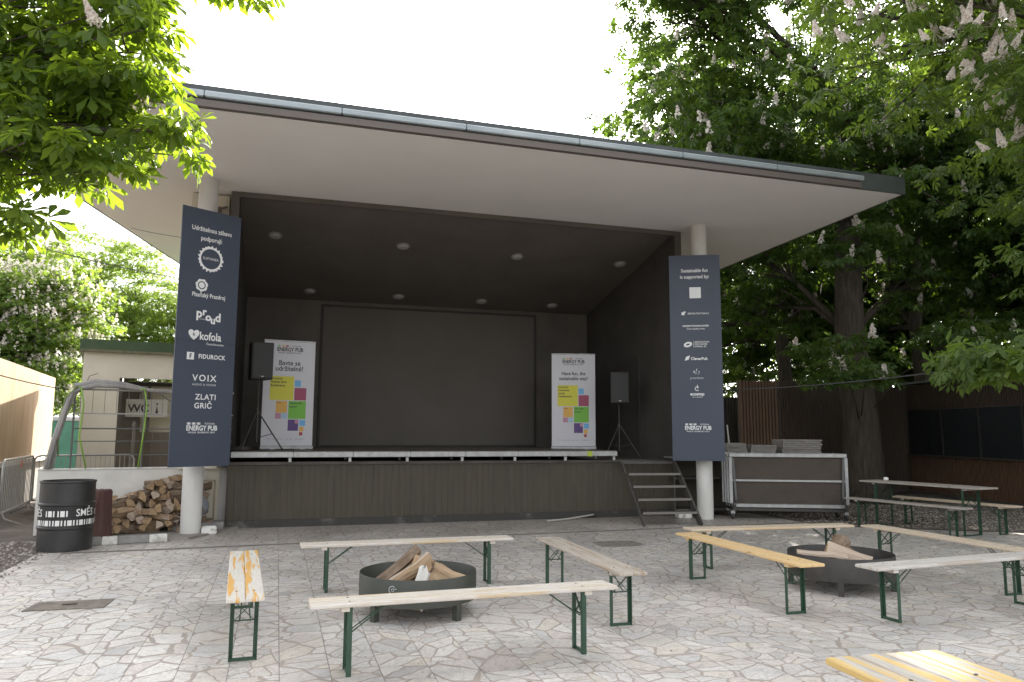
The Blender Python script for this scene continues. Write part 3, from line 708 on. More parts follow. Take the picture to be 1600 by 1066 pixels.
def firepit(loc, rz, label, mt, emblem=True, R=.52):
    r = empty('fire_pit', loc, rz, label, 'fire pit', 'round steel fire pits')
    m = MB(); m.lathe([(R-.006, .0), (R, .0), (R, .225), (R-.003, .23), (R-.006, .225), (R-.006, .0)], (0, 0, .135), 64)
    m.build('steel_ring', mt, r, smooth='auto')
    m = MB(); m.lathe([(0, .150), (R-.008, .165), (R-.008, .172), (0, .158)], n=48); m.build('fire_bowl', mat('ash_steel', (.06, .055, .05), .9, (.20, .19, .18), 6), r)
    for k in range(4):
        a = math.radians(38+90*k); c, s_ = math.cos(a), math.sin(a)
        m = MB(); m.box(((R-.03)*c, (R-.03)*s_, .08), (.055, .055, .16), rz=a, ch=.004); m.build('leg', mt, r)
    if emblem:
        m = MB()
        def pt(x, z): a = -PI/2+x/R; return ((R+.0025)*math.cos(a)*1.0, (R+.0025)*math.sin(a), z)
        t2 = MB(); ring(t2, 0, 0, .045, .055, n=18, a0=.9, a1=4.9); ring(t2, 0.005, 0, .015, .022, n=12); R_(t2, .03, .01, .06, .02)
        for q in range(3): R_(t2, .10+q*.035, -.115, .12+q*.035, -.085)
        m.add([pt(-.26+v[0]*.62, .285+v[2]*.62) for v in t2.v], t2.f); m.build('stencil_mark', M_printg, r)
    return r
M_pit = mat('green_black_steel', (.038, .044, .034), .5, (.055, .055, .045), 5, bump=.1)
PL = (-.83, 7.02, 0); PR = (3.46, 8.2, 0)
firepit(PL, .2, 'round dark green steel fire pit between the left benches, with a stencilled mark', M_pit)
firepit(PR, .5, 'round black steel fire pit between the right benches', M_rust, False, .525)
gL = 'split logs in the left fire pit'; gR = 'split logs in the right fire pit'
R2 = math.radians
log(1, .50, .10, (-1.00, 6.98, .36), (.3, R2(-36), R2(22)), 'log with rough bark leaning up at the left of the left fire pit', gL)
log(2, .50, .095, (-.93, 6.88, .35), (2.4, R2(-34), R2(16)), 'smooth split log beside the bark covered one in the left fire pit', gL, [M_split, M_grey, M_end])
log(3, .40, .095, (-.80, 6.84, .26), (1.1, R2(-62), R2(60)), 'white birch log standing steeply in the middle of the left fire pit', gL, [M_birch, M_split, M_end])
log(4, .42, .10, (-.72, 7.05, .37), (2.0, R2(20), R2(75)), 'orange brown log end pointing out of the left fire pit', gL)
log(5, .46, .12, (-.66, 6.93, .31), (1.3, R2(22), R2(-8)), 'pale wide wedge of wood on the right side of the left fire pit', gL, [M_split, M_split, M_end])
log(6, .40, .075, (-.68, 6.74, .245), (.3, R2(4), R2(6)), 'pale flat log lying low at the front of the left fire pit', gL, [M_birch, M_end, M_end])
log(7, .30, .05, (-1.13, 6.92, .27), (.3, R2(-10), R2(50)), 'small log stub at the left rim of the left fire pit', gL)
log(11, .46, .07, (3.22, 8.10, .32), (.2, R2(4), R2(-14)), 'narrow pale log lying flat in the right fire pit', gR, [M_grey, M_split, M_end])
log(12, .38, .11, (3.42, 8.26, .35), (.8, R2(-42), R2(30)), 'thick yellow ended log sticking up in the right fire pit', gR)
log(13, .42, .11, (3.50, 8.12, .31), (1.2, R2(18), R2(-20)), 'broad grey split log at the front of the right fire pit', gR, [M_grey, M_grey, M_end])
log(14, .44, .08, (3.66, 8.12, .31), (2.0, R2(34), R2(-24)), 'log slanting down to the right in the right fire pit', gR, [M_bark, M_grey, M_grey])

# ================================================================ LEFT SIDE: low wall, wood pile, drum, stump
WA = Vector((-7.25, 11.8, 0)); WBv = Vector((-4.80, 13.116, 0)); wd_ = (WBv-WA); wl_ = wd_.length; wa = math.atan2(wd_.y, wd_.x)
lw = empty('low_wall', WA, wa, 'low white plastered wall behind the firewood heap', 'wall')
m = MB(); m.box((wl_/2, .08, .485), (wl_, .16, .97)); m.build('wall_body', M_white, lw)
m = MB(); m.box((wl_/2+.01, .08, .985), (wl_+.03, .185, .025), ch=.004); m.build('coping', mat('coping_white', (.70, .69, .66), .8, (.55, .54, .50), 5), lw)
kb = empty('kerb', (-6.02, 10.72, 0), math.radians(26), 'chipped grey and white concrete kerb in front of the firewood heap', 'kerb')
x = 0
M_kw = mat('kerb_white', (.66, .64, .60), .9, (.42, .40, .37), 8, lo=.5, hi=.62, bump=.5); M_kg = mat('kerb_grey', (.30, .29, .28), .9, (.22, .21, .20), 8, bump=.5)
for L_, mt in ((.34, M_kg), (.20, M_kw), (.40, M_kg), (.24, M_kw)):
    m = MB(); m.box((x+L_/2, .05, .055), (L_-.006, .12, .11), ch=.012); m.build('kerb_block', mt, kb); x += L_
# yard slab under wood
m = MB(); m.prism([(-6.05, 10.86), (-4.75, 11.5), (-4.45, 13.1), (-7.0, 11.8)], 0.0, .03); o = m.build('yard_slab', mat('yard_concrete', (.22, .20, .18), .95, (.30, .28, .25), 5, bump=.3)); o['kind'] = 'structure'
# wood heap
rnd = random.Random(5); protos = []
wdir = wd_.normalized(); wn_ = Vector((wdir.y, -wdir.x, 0))
cnt = 0
heap = []
for row in range(7):
    z = .10+row*.115
    for dep in range(3):
        d0 = .17+dep*.19
        if dep == 2 and row > 2: continue
        if dep == 1 and row > 4: continue
        x0 = .62+row*.10+rnd.uniform(-.05, .05); x1 = wl_-.40
        top_allowed = lambda x: .28+.62*max(0, min(1, (x-.62)/1.25))**.9
        x = x0+ (dep*.05)
        while x < x1:
            if z <= top_allowed(x)-.0+rnd.uniform(-.06, .08): heap.append((x, d0+rnd.uniform(-.03, .04), z+rnd.uniform(-.015, .015)))
            x += rnd.uniform(.13, .18)
for i, (x, dd, z) in enumerate(heap):
    P_ = WA+wdir*x+wn_*(dd)
    ps_ = [M_bark, M_split, M_end] if i % 3 else [M_bark, M_grey, M_grey]
    if i < 9:
        o = bark_log(rnd.uniform(.26, .34), rnd.uniform(.075, .105), 40+i).build('firewood_log', ps_); protos.append(o)
    else: o = protos[i % 9].copy(); COL.objects.link(o)
    o.location = P_+Vector((0, 0, z)); q = rnd.random()
    o.rotation_euler = (rnd.uniform(0, 6.28), rnd.uniform(-.35, .35), wa-PI/2+rnd.uniform(-.55, .55) if q < .7 else wa+rnd.uniform(-.5, .5))
    tag(o, 'split firewood log in the heap against the low white wall', 'firewood', 'split logs heaped against the white wall')
# black drum
dr = empty('oil_drum', (-6.03, 10.52, 0), 0, 'black steel drum bin with white lettering at the left edge of the paving', 'drum')
RD, HD = .332, .915
prof = [(0, 0), (RD-.01, 0), (RD, .01)]
for zc in (HD/3, HD*2/3):
    prof += [(RD, zc-.025), (RD+.012, zc-.008), (RD+.012, zc+.008), (RD, zc+.025)]
prof += [(RD, HD-.03), (RD+.010, HD-.02), (RD+.010, HD), (RD-.006, HD), (RD-.006, .03), (0, .03)]
M_drum = mat('drum_black', (.022, .021, .021), .38, (.034, .033, .032), 4, bump=.06, bscale=8)
m = MB(); m.lathe(prof, n=56); m.build('drum_body', M_drum, dr, smooth='auto')
def wrap(mb, src, R, a0, z0):
    mb.add([((R)*math.cos(a0+v[0]/R), (R)*math.sin(a0+v[0]/R), z0+v[2]) for v in src.v], src.f)
band = MB()
for z_, items in ((.495, ('T', 'S2', 'T', 'S2', 'T', 'S2')), (.375, ('S', 'S', 'S', 'S', 'S', 'S', 'S'))):
    src = MB(); x = 0
    if 'T' in items:
        for it in items:
            if it == 'T': 
                T(src, 'SMĚS', .135, x+.17, .004, 0, bold=.0012, sx=.86); x += .37
            else:
                for gq in range(2):
                    for (a, b) in ((0, .018), (.034, .086), (.102, .120)): R_(src, x+a, -.038, x+b, .038, 0)
                    x += .155
                x += .025
    else:
        for gq in range(15):
            for (a, b) in ((0, .018), (.034, .086), (.102, .120)): R_(src, x+a, -.035, x+b, .035, 0)
            x += .1425
    wrap(band, src, RD+.0055, -PI/2-(1.45 if 'T' in items else 1.45)+(.10 if 'T' in items else -.62), z_)
band.build('drum_lettering', mat('drum_white', (.78, .77, .74), .6), dr)
m = MB(); m.lathe([(RD+.0014, .33), (RD+.0014, .58)], n=56); m.build('printed_band', mat('band_black', (.015, .015, .015), .5), dr, smooth=True)
# stump
m = MB(); rr_ = random.Random(3); prof_n = 22; vs = []; fs = []
for i, z in enumerate((0, .2, .45, .66, .70, .70)):
    for k in range(prof_n):
        a = 2*PI*k/prof_n; q = (.165+.012*math.sin(5*a+z*3)+rr_.uniform(-.006, .006))*(1.05 if i == 0 else (.9 if i == 4 else (.0 if i == 5 else 1)))
        vs.append((q*math.cos(a), q*math.sin(a), z+(rr_.uniform(-.012, .012) if i in (3, 4) else 0)))
for i in range(5):
    for k in range(prof_n): j = (k+1) % prof_n; fs.append((i*prof_n+k, i*prof_n+j, (i+1)*prof_n+j, (i+1)*prof_n+k))
m.add(vs, fs); o = m.build('log_stump', mat('stump_bark', (.085, .04, .035), .9, (.15, .085, .07), 6, bump=.8, bscale=16, stretch=(1, 1, .2)), smooth=True, loc=(-6.03, 11.35, .03))
tag(o, 'dark red brown stump standing between the drum and the firewood', 'stump')
# globe lamp + frame by the left column
m = MB(); n = 20; m.lathe([(.17*math.sin(PI*k/n), -.17*math.cos(PI*k/n)) for k in range(n+1)], n=28)
o = m.build('globe', mat('globe_grey', (.20, .21, .24), .45, (.25, .26, .28), 3), smooth=True, loc=SW(.02, .55, .42)); o.location = SW(.05, .42, .40)
tag(o, 'grey ball tucked behind the left white column', 'ball')
m = MB(); m.lathe([(.07, 0), (.09, .02), (.06, .05)], (0, 0, -.20), 16); m.build('ball_foot', M_rust, o)
m = MB()
m.box((0, 0, .03), (.34, .03, .03)); m.box((.155, 0, .33), (.03, .03, .62)); m.box((-.155, 0, .33), (.03, .03, .62)); m.box((0, 0, .64), (.34, .03, .03))
o = m.build('wooden_frame', mat('frame_wood', (.22, .18, .12), .8), loc=SW(.12, .62, .14), rz=SA); tag(o, 'thin empty wooden frame leaning by the stage plinth behind the ball', 'frame')
m = MB(); m.box((0, 0, .07), (.75, .35, .14)); o = m.build('concrete_block', M_kg, loc=SW(.08, .5, 0), rz=SA); tag(o, 'rough concrete block under the grey ball', 'block')

# mesh fence on the wall
mf = empty('mesh_fence', WA, wa, 'metal mesh fence with grey bars standing on the low white wall', 'fence')
M_bar = mat('fence_bar', (.12, .12, .115), .55); M_barw = mat('fence_galv', (.38, .37, .35), .5)
zt = 2.28
for x in (.42, 1.42, 2.55):
    m = MB(); m.tube([(x, .06, .98), (x, .06, zt)], .016, 8); m.build('post', M_bar, mf)
for z, q in ((2.24, .018), (1.86, .013), (1.62, .013), (1.42, .009), (1.20, .009)):
    m = MB(); m.tube([(.42, .055, z), (2.8, .055, z)], q, 6); m.build('rail', M_barw if z > 1.8 else M_bar, mf)
m = MB()
for k in range(14): m.tube([(.5+k*.17, .052, 1.86), (.5+k*.17, .052, 2.24)], .004, 5)
for k in range(9): m.tube([(1.42+k*.14, .05, .98), (1.42+k*.14, .05, 1.62)], .0025, 4)
m.build('wire_mesh', M_bar, mf)
def WL(x, y, z): return WA+wdir*x-wn_*y+Vector((0, 0, z))
M_cloth = mat('grey_cloth', (.27, .255, .25), .9, (.37, .355, .34), 9, bump=.6, bscale=22, stretch=(1, 1, .3))
tr = empty('grey_tarpaulin', WL(.42, 0, .98), 0, 'bundle of grey cloth and cables tied over the corner of the mesh fence', 'bundle')
m = MB()
base = WL(.42, 0, .98)
def rel(P_): return P_-base
for k in range(9):
    o_ = rnd.uniform(-.05, .05); b_ = rnd.uniform(-.04, .04)
    pts = [rel(WL(.13+o_*1.6, -.02+b_, 1.0)), rel(WL(.19+o_, -.02+b_, 1.4)), rel(WL(.29+o_*.7, -.03+b_, 1.85)), rel(WL(.38+o_*.9, -.02+b_, 2.16+rnd.uniform(-.03, .03))), rel(WL(.52, b_, 2.27+o_*.5))]
    m.tube(pts, [.022, .028, .03, .024, .02], 7)
m.build('hanging_cloth', M_cloth, tr, smooth=True)
m = MB()
for k in range(7):
    o_ = rnd.uniform(-.04, .04); b_ = rnd.uniform(-.04, .04)
    m.tube([rel(WL(.40, b_, 2.26+o_)), rel(WL(.7, b_, 2.34+o_*.8)), rel(WL(1.1, b_*.8, 2.32+o_*.6)), rel(WL(1.45+o_, b_, 2.25)), rel(WL(2.6, b_, 2.20+o_))], [.035, .045, .035, .028, .02], 8)
m.build('top_roll', M_cloth, tr, smooth=True)
m = MB(); m.tube([rel(WL(1.6, -.05, 2.22)), rel(WL(1.9, -.07, 2.0)), rel(WL(2.2, -.06, 2.02)), rel(WL(2.6, -.05, 2.3))], .012, 6); m.tube([rel(WL(.55, 0, 2.3)), rel(WL(.6, .0, 2.45)), rel(WL(.72, 0, 2.5))], .006, 5); m.build('loose_cable', M_bar, tr)
M_hose = mat('green_hose', (.22, .40, .05), .45)
hs_ = empty('garden_hose', WL(.55, -.05, 2.3), 0, 'bright green hose looped over the mesh fence', 'hose')
b2 = WL(.55, -.05, 2.3)
for x in (.52, 1.42):
    m = MB(); m.tube([WL(x-.12, -.03, 2.28)-b2, WL(x-.02, -.09, 2.26)-b2, WL(x+.03, -.08, 2.0)-b2, WL(x+.0, -.07, 1.5)-b2, WL(x+(.12 if x < 1 else -.05), -.06, 1.0)-b2], .013, 8); m.build('hose_loop', M_hose, hs_, smooth=True)
m = MB(); m.tube([WL(.25, -.04, 1.2)-b2, WL(.22, -.06, 1.7)-b2, WL(.3, -.07, 2.1)-b2, WL(.45, -.08, 2.28)-b2], .012, 8); m.build('hose_loop', mat('olive_hose', (.16, .20, .07), .5), hs_, smooth=True)

# toilets building
tb = empty('toilet_building', (-9.05, 16.0, 0), math.radians(28), 'small cream building with dark green flat roof and toilet sign, left of the stage', 'building')
Wt, Ht = 6.0, 3.25
M_tan = mat('toilet_wall', (.66, .63, .545), .9, (.60, .57, .49), 1.3, bump=.1, bscale=40)
m = MB(); x0, x1, zo = .70, 3.2, 2.72
m.box((x0/2, .1, Ht/2), (x0, .2, Ht)); m.box(((x0+x1)/2, .1, (zo+Ht)/2), (x1-x0, .2, Ht-zo)); m.box(((x1+Wt)/2, .1, Ht/2), (Wt-x1, .2, Ht))
m.box((.1, 1.6, Ht/2), (.2, 2.8, Ht)); m.box((Wt-.1, 1.6, Ht/2), (.2, 2.8, Ht)); m.build('wall', M_tan, tb)
m = MB(); m.box((Wt/2, 1.5, Ht+.13), (Wt+.16, 3.3, .26)); m.build('roof', mat('green_roof', (.035, .07, .03), .6, (.05, .09, .04), 3), tb)
m = MB(); m.box((Wt/2, -.075-.08, Ht+.02), (Wt+.18, .02, .05)); m.build('roof_trim', mat('rust_trim', (.20, .16, .12), .8, (.10, .12, .07), 8), tb)
M_in = mat('grey_panel', (.17, .155, .14), .8, (.14, .13, .12), 3)
m = MB(); m.box((.95, 1.35, 1.36), (.5, .06, 2.72)); m.box((1.35, 1.25, 1.36), (.06, .2, 2.72)); m.build('grey_door', M_in, tb)
m = MB(); m.box((2.1, .95, .78), (2.0, .06, 1.56)); m.build('lower_panel', mat('taupe_panel', (.165, .145, .12), .85), tb)
m = MB(); m.box((1.05, .35, .9), (.05, .4, 1.8)); m.box((x0+.03, .25, zo/2), (.06, .25, zo)); m.build('door_frame', M_in, tb)
m = MB(); m.box((1.65, 1.6, 2.0), (1.3, .08, 1.5)); m.build('inner_wall', M_tan, tb)
m = MB(); m.box((1.95, 1.2, 2.66), (2.3, .12, .08)); m.build('roller_blind', M_rust, tb)
m = MB()
for k in range(6): m.box((2.35+k*.13, 1.4, 1.95), (.012, .012, 1.35))
for z in (1.62, 1.85, 2.1, 2.4): m.box((2.75, 1.4, z), (.95, .012, .012))
m.build('window_bars', M_bar, tb)
sg = MB(); sg.box((1.30, .88, 2.10), (.86, .02, .40)); sgn = sg.build('toilet_sign', mat('sign_white', (.56, .55, .52), .7), tb)
m = MB(); T(m, 'WC', .25, 1.13, 2.09, .866, bold=.006)
ring(m, 1.51, 2.20, 0, .022, .866, 14)
m.add([(1.48, .866, 1.99), (1.54, .866, 1.99), (1.51, .866, 2.17)], [(0, 1, 2)]); R_(m, 1.495, 1.94, 1.505, 1.99, .866); R_(m, 1.515, 1.94, 1.525, 1.99, .866)
m.build('sign_lettering', CK, sgn)

# plywood hoarding
hf = Vector((-11.55, 19.2, 0)); hn = Vector((-8.75, 12.3, 0)); hd_ = hf-hn; ha = math.atan2(hd_.y, hd_.x); hL = hd_.length
hb = empty('plywood_hoarding', hn, ha, 'tall pale plywood hoarding at the left edge of the photo', 'hoarding')
M_ply = mat('plywood', (.40, .285, .175), .8, (.47, .35, .23), 2.5, stretch=(3, 3, .35), bump=.05, col3=(.37, .255, .15), scale3=2)
x = 0
while x < hL-.1:
    wdt = min(1.25, hL-x); m = MB(); m.box((x+wdt/2, 0, 1.93), (wdt-.003, .03, 1.94)); m.build('plywood_sheet', M_ply, hb); x += wdt
m = MB(); m.box((hL/2, -.05, .94), (hL, .07, .09)); m.build('white_rail', mat('rail_white', (.66, .64, .60), .7), hb)
m = MB(); m.box((hL/2, .06, .48), (hL, .03, .93)); m.build('lower_board', mat('lower_grey', (.24, .22, .20), .9, (.30, .28, .26), 3), hb)
for k in range(6):
    m = MB(); m.box((.1+k*(hL-.2)/5, .08, 1.45), (.07, .07, 2.9)); m.build('post', M_ply, hb)

# crowd barriers
def barrier(P0, P1, label, n=20):
    P0, P1 = Vector(P0), Vector(P1); d_ = P1-P0; L = d_.length
    r = empty('crowd_barrier', P0, math.atan2(d_.y, d_.x), label, 'crowd barrier', 'steel crowd barriers')
    M_g = mat('galvanised', (.50, .50, .49), .45, (.38, .38, .37), 10, metal=.5)
    m = MB(); c = .1
    m.tube([(0, 0, .22), (0, 0, 1.0), (.03, 0, 1.06), (c, 0, 1.09), (L-c, 0, 1.09), (L-.03, 0, 1.06), (L, 0, 1.0), (L, 0, .22), (0, 0, .22)], .019, 8); m.build('frame', M_g, r, smooth=True)
    m = MB()
    for k in range(1, n): m.tube([(L*k/n, 0, .22), (L*k/n, 0, 1.09)], .0075, 6)
    m.build('bars', M_g, r)
    for x in (.15, L-.15):
        m = MB(); m.tube([(x, 0, .22), (x, -.05, .12), (x, -.30, .02)], .016, 6); m.tube([(x, 0, .22), (x, .05, .12), (x, .30, .02)], .016, 6); m.build('foot', M_g, r, smooth=True)
    return r
b1 = barrier((-8.42, 12.75, 0), (-9.38, 15.1, 0), 'galvanised crowd barrier in front of the plywood hoarding, nearest the drum')
m = MB(); m.box((1.35, -.022, .98), (.16, .004, .13)); m.build('tag_plate', mat('tag_red', (.55, .20, .16), .6), b1)
barrier((-8.50, 12.6, 0), (-10.4, 11.9, 0), 'galvanised crowd barrier cut by the left edge of the photo')
barrier((-9.42, 15.2, 0), (-7.9, 16.1, 0), 'galvanised crowd barrier behind the others, next to the cream building')
m = MB(); m.box((0, 0, .45), (.085, .03, .9)); o = m.build('striped_post', mat('post_white', (.72, .70, .68), .6), loc=(-8.30, 12.40, 0), rz=.3); tag(o, 'red and white striped post by the crowd barriers at the left edge', 'post')
m = MB()
for k in range(4): m.add([(-.043, -.018, .12+k*.2), (.043, -.018, .18+k*.2), (.043, -.018, .28+k*.2), (-.043, -.018, .22+k*.2)], [(0, 1, 2, 3)])
m.build('red_stripes', mat('stripe_red', (.50, .06, .04), .6), o)
# green container
gc = empty('green_container', (-12.1, 21.2, 0), math.radians(25), 'green container with white notices between the hoarding and the cream building', 'container')
m = MB(); m.box((0, 0, 1.0), (2.2, 1.1, 1.7)); m.build('container_body', mat('container_green', (.06, .20, .14), .6, (.08, .25, .18), 3), gc, bevel=.04)
m = MB(); m.box((0, 0, 1.90), (2.26, 1.16, .12)); m.build('lid', mat('container_lid', (.50, .52, .54), .6), gc, bevel=.03)
for (x, z, a, b) in ((-.6, 1.25, .45, .3), (.45, 1.45, .35, .25), (.6, 1.0, .3, .4)):
    m = MB(); m.box((x, -.565, z), (a, .01, b)); m.build('notice', M_print, gc)
for x in (-.9, .9):
    m = MB(); m.tube([(x-.04, -.4, .08), (x+.04, -.4, .08)], .08, 12); m.build('wheel', M_rust, gc)

# ================================================================ RIGHT SIDE
# deck cart
dc = empty('deck_cart', (5.22, 14.74, 0), math.radians(-7), 'wheeled aluminium cart loaded with upright stage decks, right of the column', 'cart')
for x in (-1.02, 1.02):
    for y in (-.28, .28):
        m = MB(); m.tube([(x-.02, y, .065), (x+.02, y, .065)], .065, 14); w_ = m.build('wheel', M_rust, dc)
        m = MB(); m.box((x, y, .13), (.07, .09, .06)); m.build('fork', M_alu, w_)
m = MB(); m.box((0, -.3, .185), (2.1, .06, .05)); m.box((0, .3, .185), (2.1, .06, .05)); m.box((-1.02, 0, .185), (.06, .56, .05)); m.box((1.02, 0, .185), (.06, .56, .05)); m.build('base_frame', M_rust, dc)
for x in (-1.0, 1.0):
    m = MB(); m.bar((x*1.0, -.40, .24), (x*.93, -.405, .42), .03, .02); m.box((x, -.40, .22), (.05, .03, .1)); m.build('clamp', M_rust, dc)
dp = None
for i in range(4):
    if dp is None:
        r = empty('stage_deck', dc.location+Vector((0, 0, 0)), dc.rotation_euler[2], 'x', 'stage deck')
        m = MB(); m.box((0, 0, .70), (2.04, .02, .94)); m.build('deck_board', mat('deck_underside', (.075, .058, .045), .8, (.055, .045, .036), 3), r)
        m = MB(); m.box((0, -.02, 1.19), (2.12, .085, .075), ch=.01); m.box((0, -.02, .255), (2.0, .075, .07), ch=.01); m.box((-1.045, -.02, .72), (.055, .08, .87), ch=.01); m.box((1.045, -.02, .72), (.055, .08, .87), ch=.01)
        m.build('edge_rail', M_alu, r)
        m = MB(); m.box((0, -.035, .72), (2.03, .04, .035)); m.build('cross_rail', M_alu, r)
        m = MB()
        for x in (-1, 1):
            m.bar((x*1.0, -.05, 1.14), (x*.96, -.055, .35), .04, .035)
        m.build('folded_leg', mat('leg_dark_alu', (.10, .10, .10), .5), r)
        dp = r
    else: r = copy_tree(dp)
    r.location = dc.matrix_world @ Vector((0, 0, 0)) if False else Vector(dc.location)+Vector((math.sin(-math.radians(-7)), math.cos(math.radians(-7)), 0))*(-.27+.11*i)+Vector((-.03*i, 0, 0))
    r['label'] = ['front stage deck standing upright on the cart, its full dark underside showing', 'upright stage deck second from the front on the cart, only its edge showing',
                  'upright stage deck third from the front on the cart, only its edge showing', 'rearmost upright stage deck on the cart'][i]
    r['group'] = 'stage decks standing upright on the cart'
# second cart, mostly hidden behind the column and banner
d2 = empty('deck_shelf', (3.55, 15.3, 0), math.radians(10), 'dark shelf rack with two pale rails behind the right column', 'shelf')
for z in (.12, .72, 1.12):
    m = MB(); m.box((.2, 0, z), (1.3, .5, .035)); m.build('shelf_board', M_st if z < 1 else M_alu, d2)
for x in (-.43, .83):
    m = MB(); m.box((x, -.24, .58), (.03, .03, 1.16)); m.build('upright', M_st, d2)
m = MB(); m.box((.2, .25, .58), (1.3, .02, 1.1)); m.build('back_panel', M_dark, d2)
# box under stacks
bx = empty('timber_crate', (5.35, 16.15, 0), math.radians(2), 'long dark timber crate behind the cart of stage decks', 'crate')
m = MB(); m.box((0, 0, .56), (2.7, .9, 1.12)); m.build('crate_body', M_dark, bx)
m = MB()
for x in (-1.3, -.45, .45, 1.3): m.box((x, -.46, .56), (.08, .03, 1.10))
m.build('crate_batten', mat('batten_dark', (.11, .09, .07), .85), bx)
M_slab = mat('grey_slab', (.20, .185, .17), .9, (.29, .27, .25), 6, bump=.3)
for i, (x, n_, wdt, lab) in enumerate(((-.72, 7, .42, 'stack of grey boards nearest the right banner, on the crate'), (-.17, 6, .52, 'middle stack of grey boards on the crate behind the cart'), (.63, 9, .80, 'widest and highest stack of grey boards on the crate behind the cart'))):
    r = empty('board_stack', (5.35+x, 16.1, 1.12), math.radians(2), lab, 'board stack', 'stacks of grey boards on the crate')
    for k in range(n_):
        m = MB(); m.box((rnd.uniform(-.02, .02)+(.03 if k < 2 else 0), rnd.uniform(-.02, .02), .02+k*.04), (wdt+rnd.uniform(-.02, .02)+(.08 if k < 2 and i == 2 else 0),   .6, .035), rz=rnd.uniform(-.02, .02)); m.build('board', M_slab, r)
m = MB(); m.tube([(0, 0, 0), (-.09, .25, 1.55)], .016, 8); o = m.build('white_pole', mat('pole_white', (.62, .62, .60), .5), loc=(4.88, 16.75, .0)); o.scale = (1, 1, 1.15)
tag(o, 'thin white pole leaning behind the grey board stacks', 'pole')

# slatted fences
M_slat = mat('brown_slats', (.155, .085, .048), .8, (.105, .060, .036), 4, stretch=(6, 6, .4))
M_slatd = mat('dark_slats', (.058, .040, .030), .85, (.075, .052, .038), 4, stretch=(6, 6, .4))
def slat_fence(P0, P1, H, mt, label, z0=0, pitch=.085, nm='slat_fence', back=True):
    P0, P1 = Vector(P0), Vector(P1); d_ = P1-P0; L = d_.length
    r = empty(nm, P0, math.atan2(d_.y, d_.x), label, 'fence', 'slatted timber fences on the right')
    m = MB(); x = 0
    while x < L: m.box((x+pitch*.3, -.012, z0+(H-z0)/2+rnd.uniform(-.006, .006)), (pitch*.6, .024, H-z0)); x += pitch
    m.build('slats', mt, r)
    if back: m = MB(); m.box((L/2, .04, z0+(H-z0)/2), (L, .02, H-z0-.04)); m.build('backing', M_black, r)
    k = 0
    while k*1.9 <= L:
        m = MB(); m.box((min(k*1.9+.04, L-.04), .10, H/2), (.08, .08, H)); m.build('post', M_slatd, r); k += 1
    return r
slat_fence((5.75, 19.2, 0), (6.75, 19.35, 0), 2.93, M_slat, 'warm brown slatted fence section, lightest of the fences on the right')
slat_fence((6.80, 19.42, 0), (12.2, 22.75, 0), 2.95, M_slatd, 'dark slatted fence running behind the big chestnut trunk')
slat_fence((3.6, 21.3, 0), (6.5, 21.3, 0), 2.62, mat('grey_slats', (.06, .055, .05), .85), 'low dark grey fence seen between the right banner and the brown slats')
# kiosk at right
ks = empty('timber_kiosk', (11.35, 22.0, 0), math.radians(-88), 'long dark timber kiosk with closed dark windows along the right side', 'building')
Lk = 15.0
m = MB(); m.box((Lk/2, .9, 1.5), (Lk, 1.6, 3.0)); m.build('wall', M_black, ks)
m = MB(); x = 0
while x < Lk: m.box((x+.03, .085, .52), (.055, .03, .98)); x += .09
m.build('lower_slats', M_slat, ks)
m = MB(); x = 0
while x < Lk: m.box((x+.03, .085, 2.62), (.055, .03, .66)); x += .09
m.build('upper_slats', M_slatd, ks)
M_gl = mat('dark_shutter', (.028, .031, .035), .25)
m = MB(); m.box((Lk/2, .085, 1.65), (Lk, .02, 1.22)); sh = m.build('shutter', M_gl, ks)
for k in range(9):
    m = MB(); m.box((1.6+k*1.55, .065, 1.65), (.045, .03, 1.22)); m.build('window_post', M_rust, ks)
m = MB(); m.box((Lk/2, .04, 1.02), (Lk, .12, .04)); m.build('counter', M_dark, ks)
m = MB(); m.box((Lk/2, .8, 3.03), (Lk+.2, 1.9, .06)); m.build('roof', M_fascia, ks)
m = MB(); m.box((Lk/2, -.02, .02), (Lk, .16, .04)); m.build('base_sill', M_black, ks)
m = MB(); m.box((0, 0, 1.72), (.42, .02, .56)); o = m.build('notice_board', mat('olive_notice', (.10, .095, .035), .7), loc=(9.75, 20.55, 0), rz=math.radians(28)); tag(o, 'small olive notice board on the dark fence right of the trunk', 'notice board')
m = MB(); m.box((0, -.012, 1.78), (.16, .004, .12)); m.build('notice_print', mat('notice_red', (.16, .05, .03), .7), o)

# cables
def cable(pts, r_, label, sag=0):
    m = MB(); P0, P1 = Vector(pts[0]), Vector(pts[1]); N_ = 16
    m.tube([P0.lerp(P1, k/N_)+Vector((0, 0, -sag*4*(k/N_)*(1-k/N_))) for k in range(N_+1)], r_, 6)
    o = m.build('cable', mat('cable_black', (.04, .04, .04), .6), smooth=True); tag(o, label, 'cable'); return o
cable([(4.0, 14.6, 2.42), (9.6, 11.0, 3.1)], .012, 'black cable sagging from the right column across the dark fences', .17)
cable([(-8.2, 11.0, 2.62), (-6.95, 11.95, 2.22)], .009, 'thin cable running from the left edge to the mesh fence', .05)
cable([(-4.98, 11.85, 4.62), SW(-1.75, 3.6, 5.64)], .006, 'thin wire from the left column up to the roof underside', .02)
cable([(-15.5, 20.0, 7.3), (-9.5, 22, 6.0)], .014, 'overhead wire crossing in front of the left trees', .15)

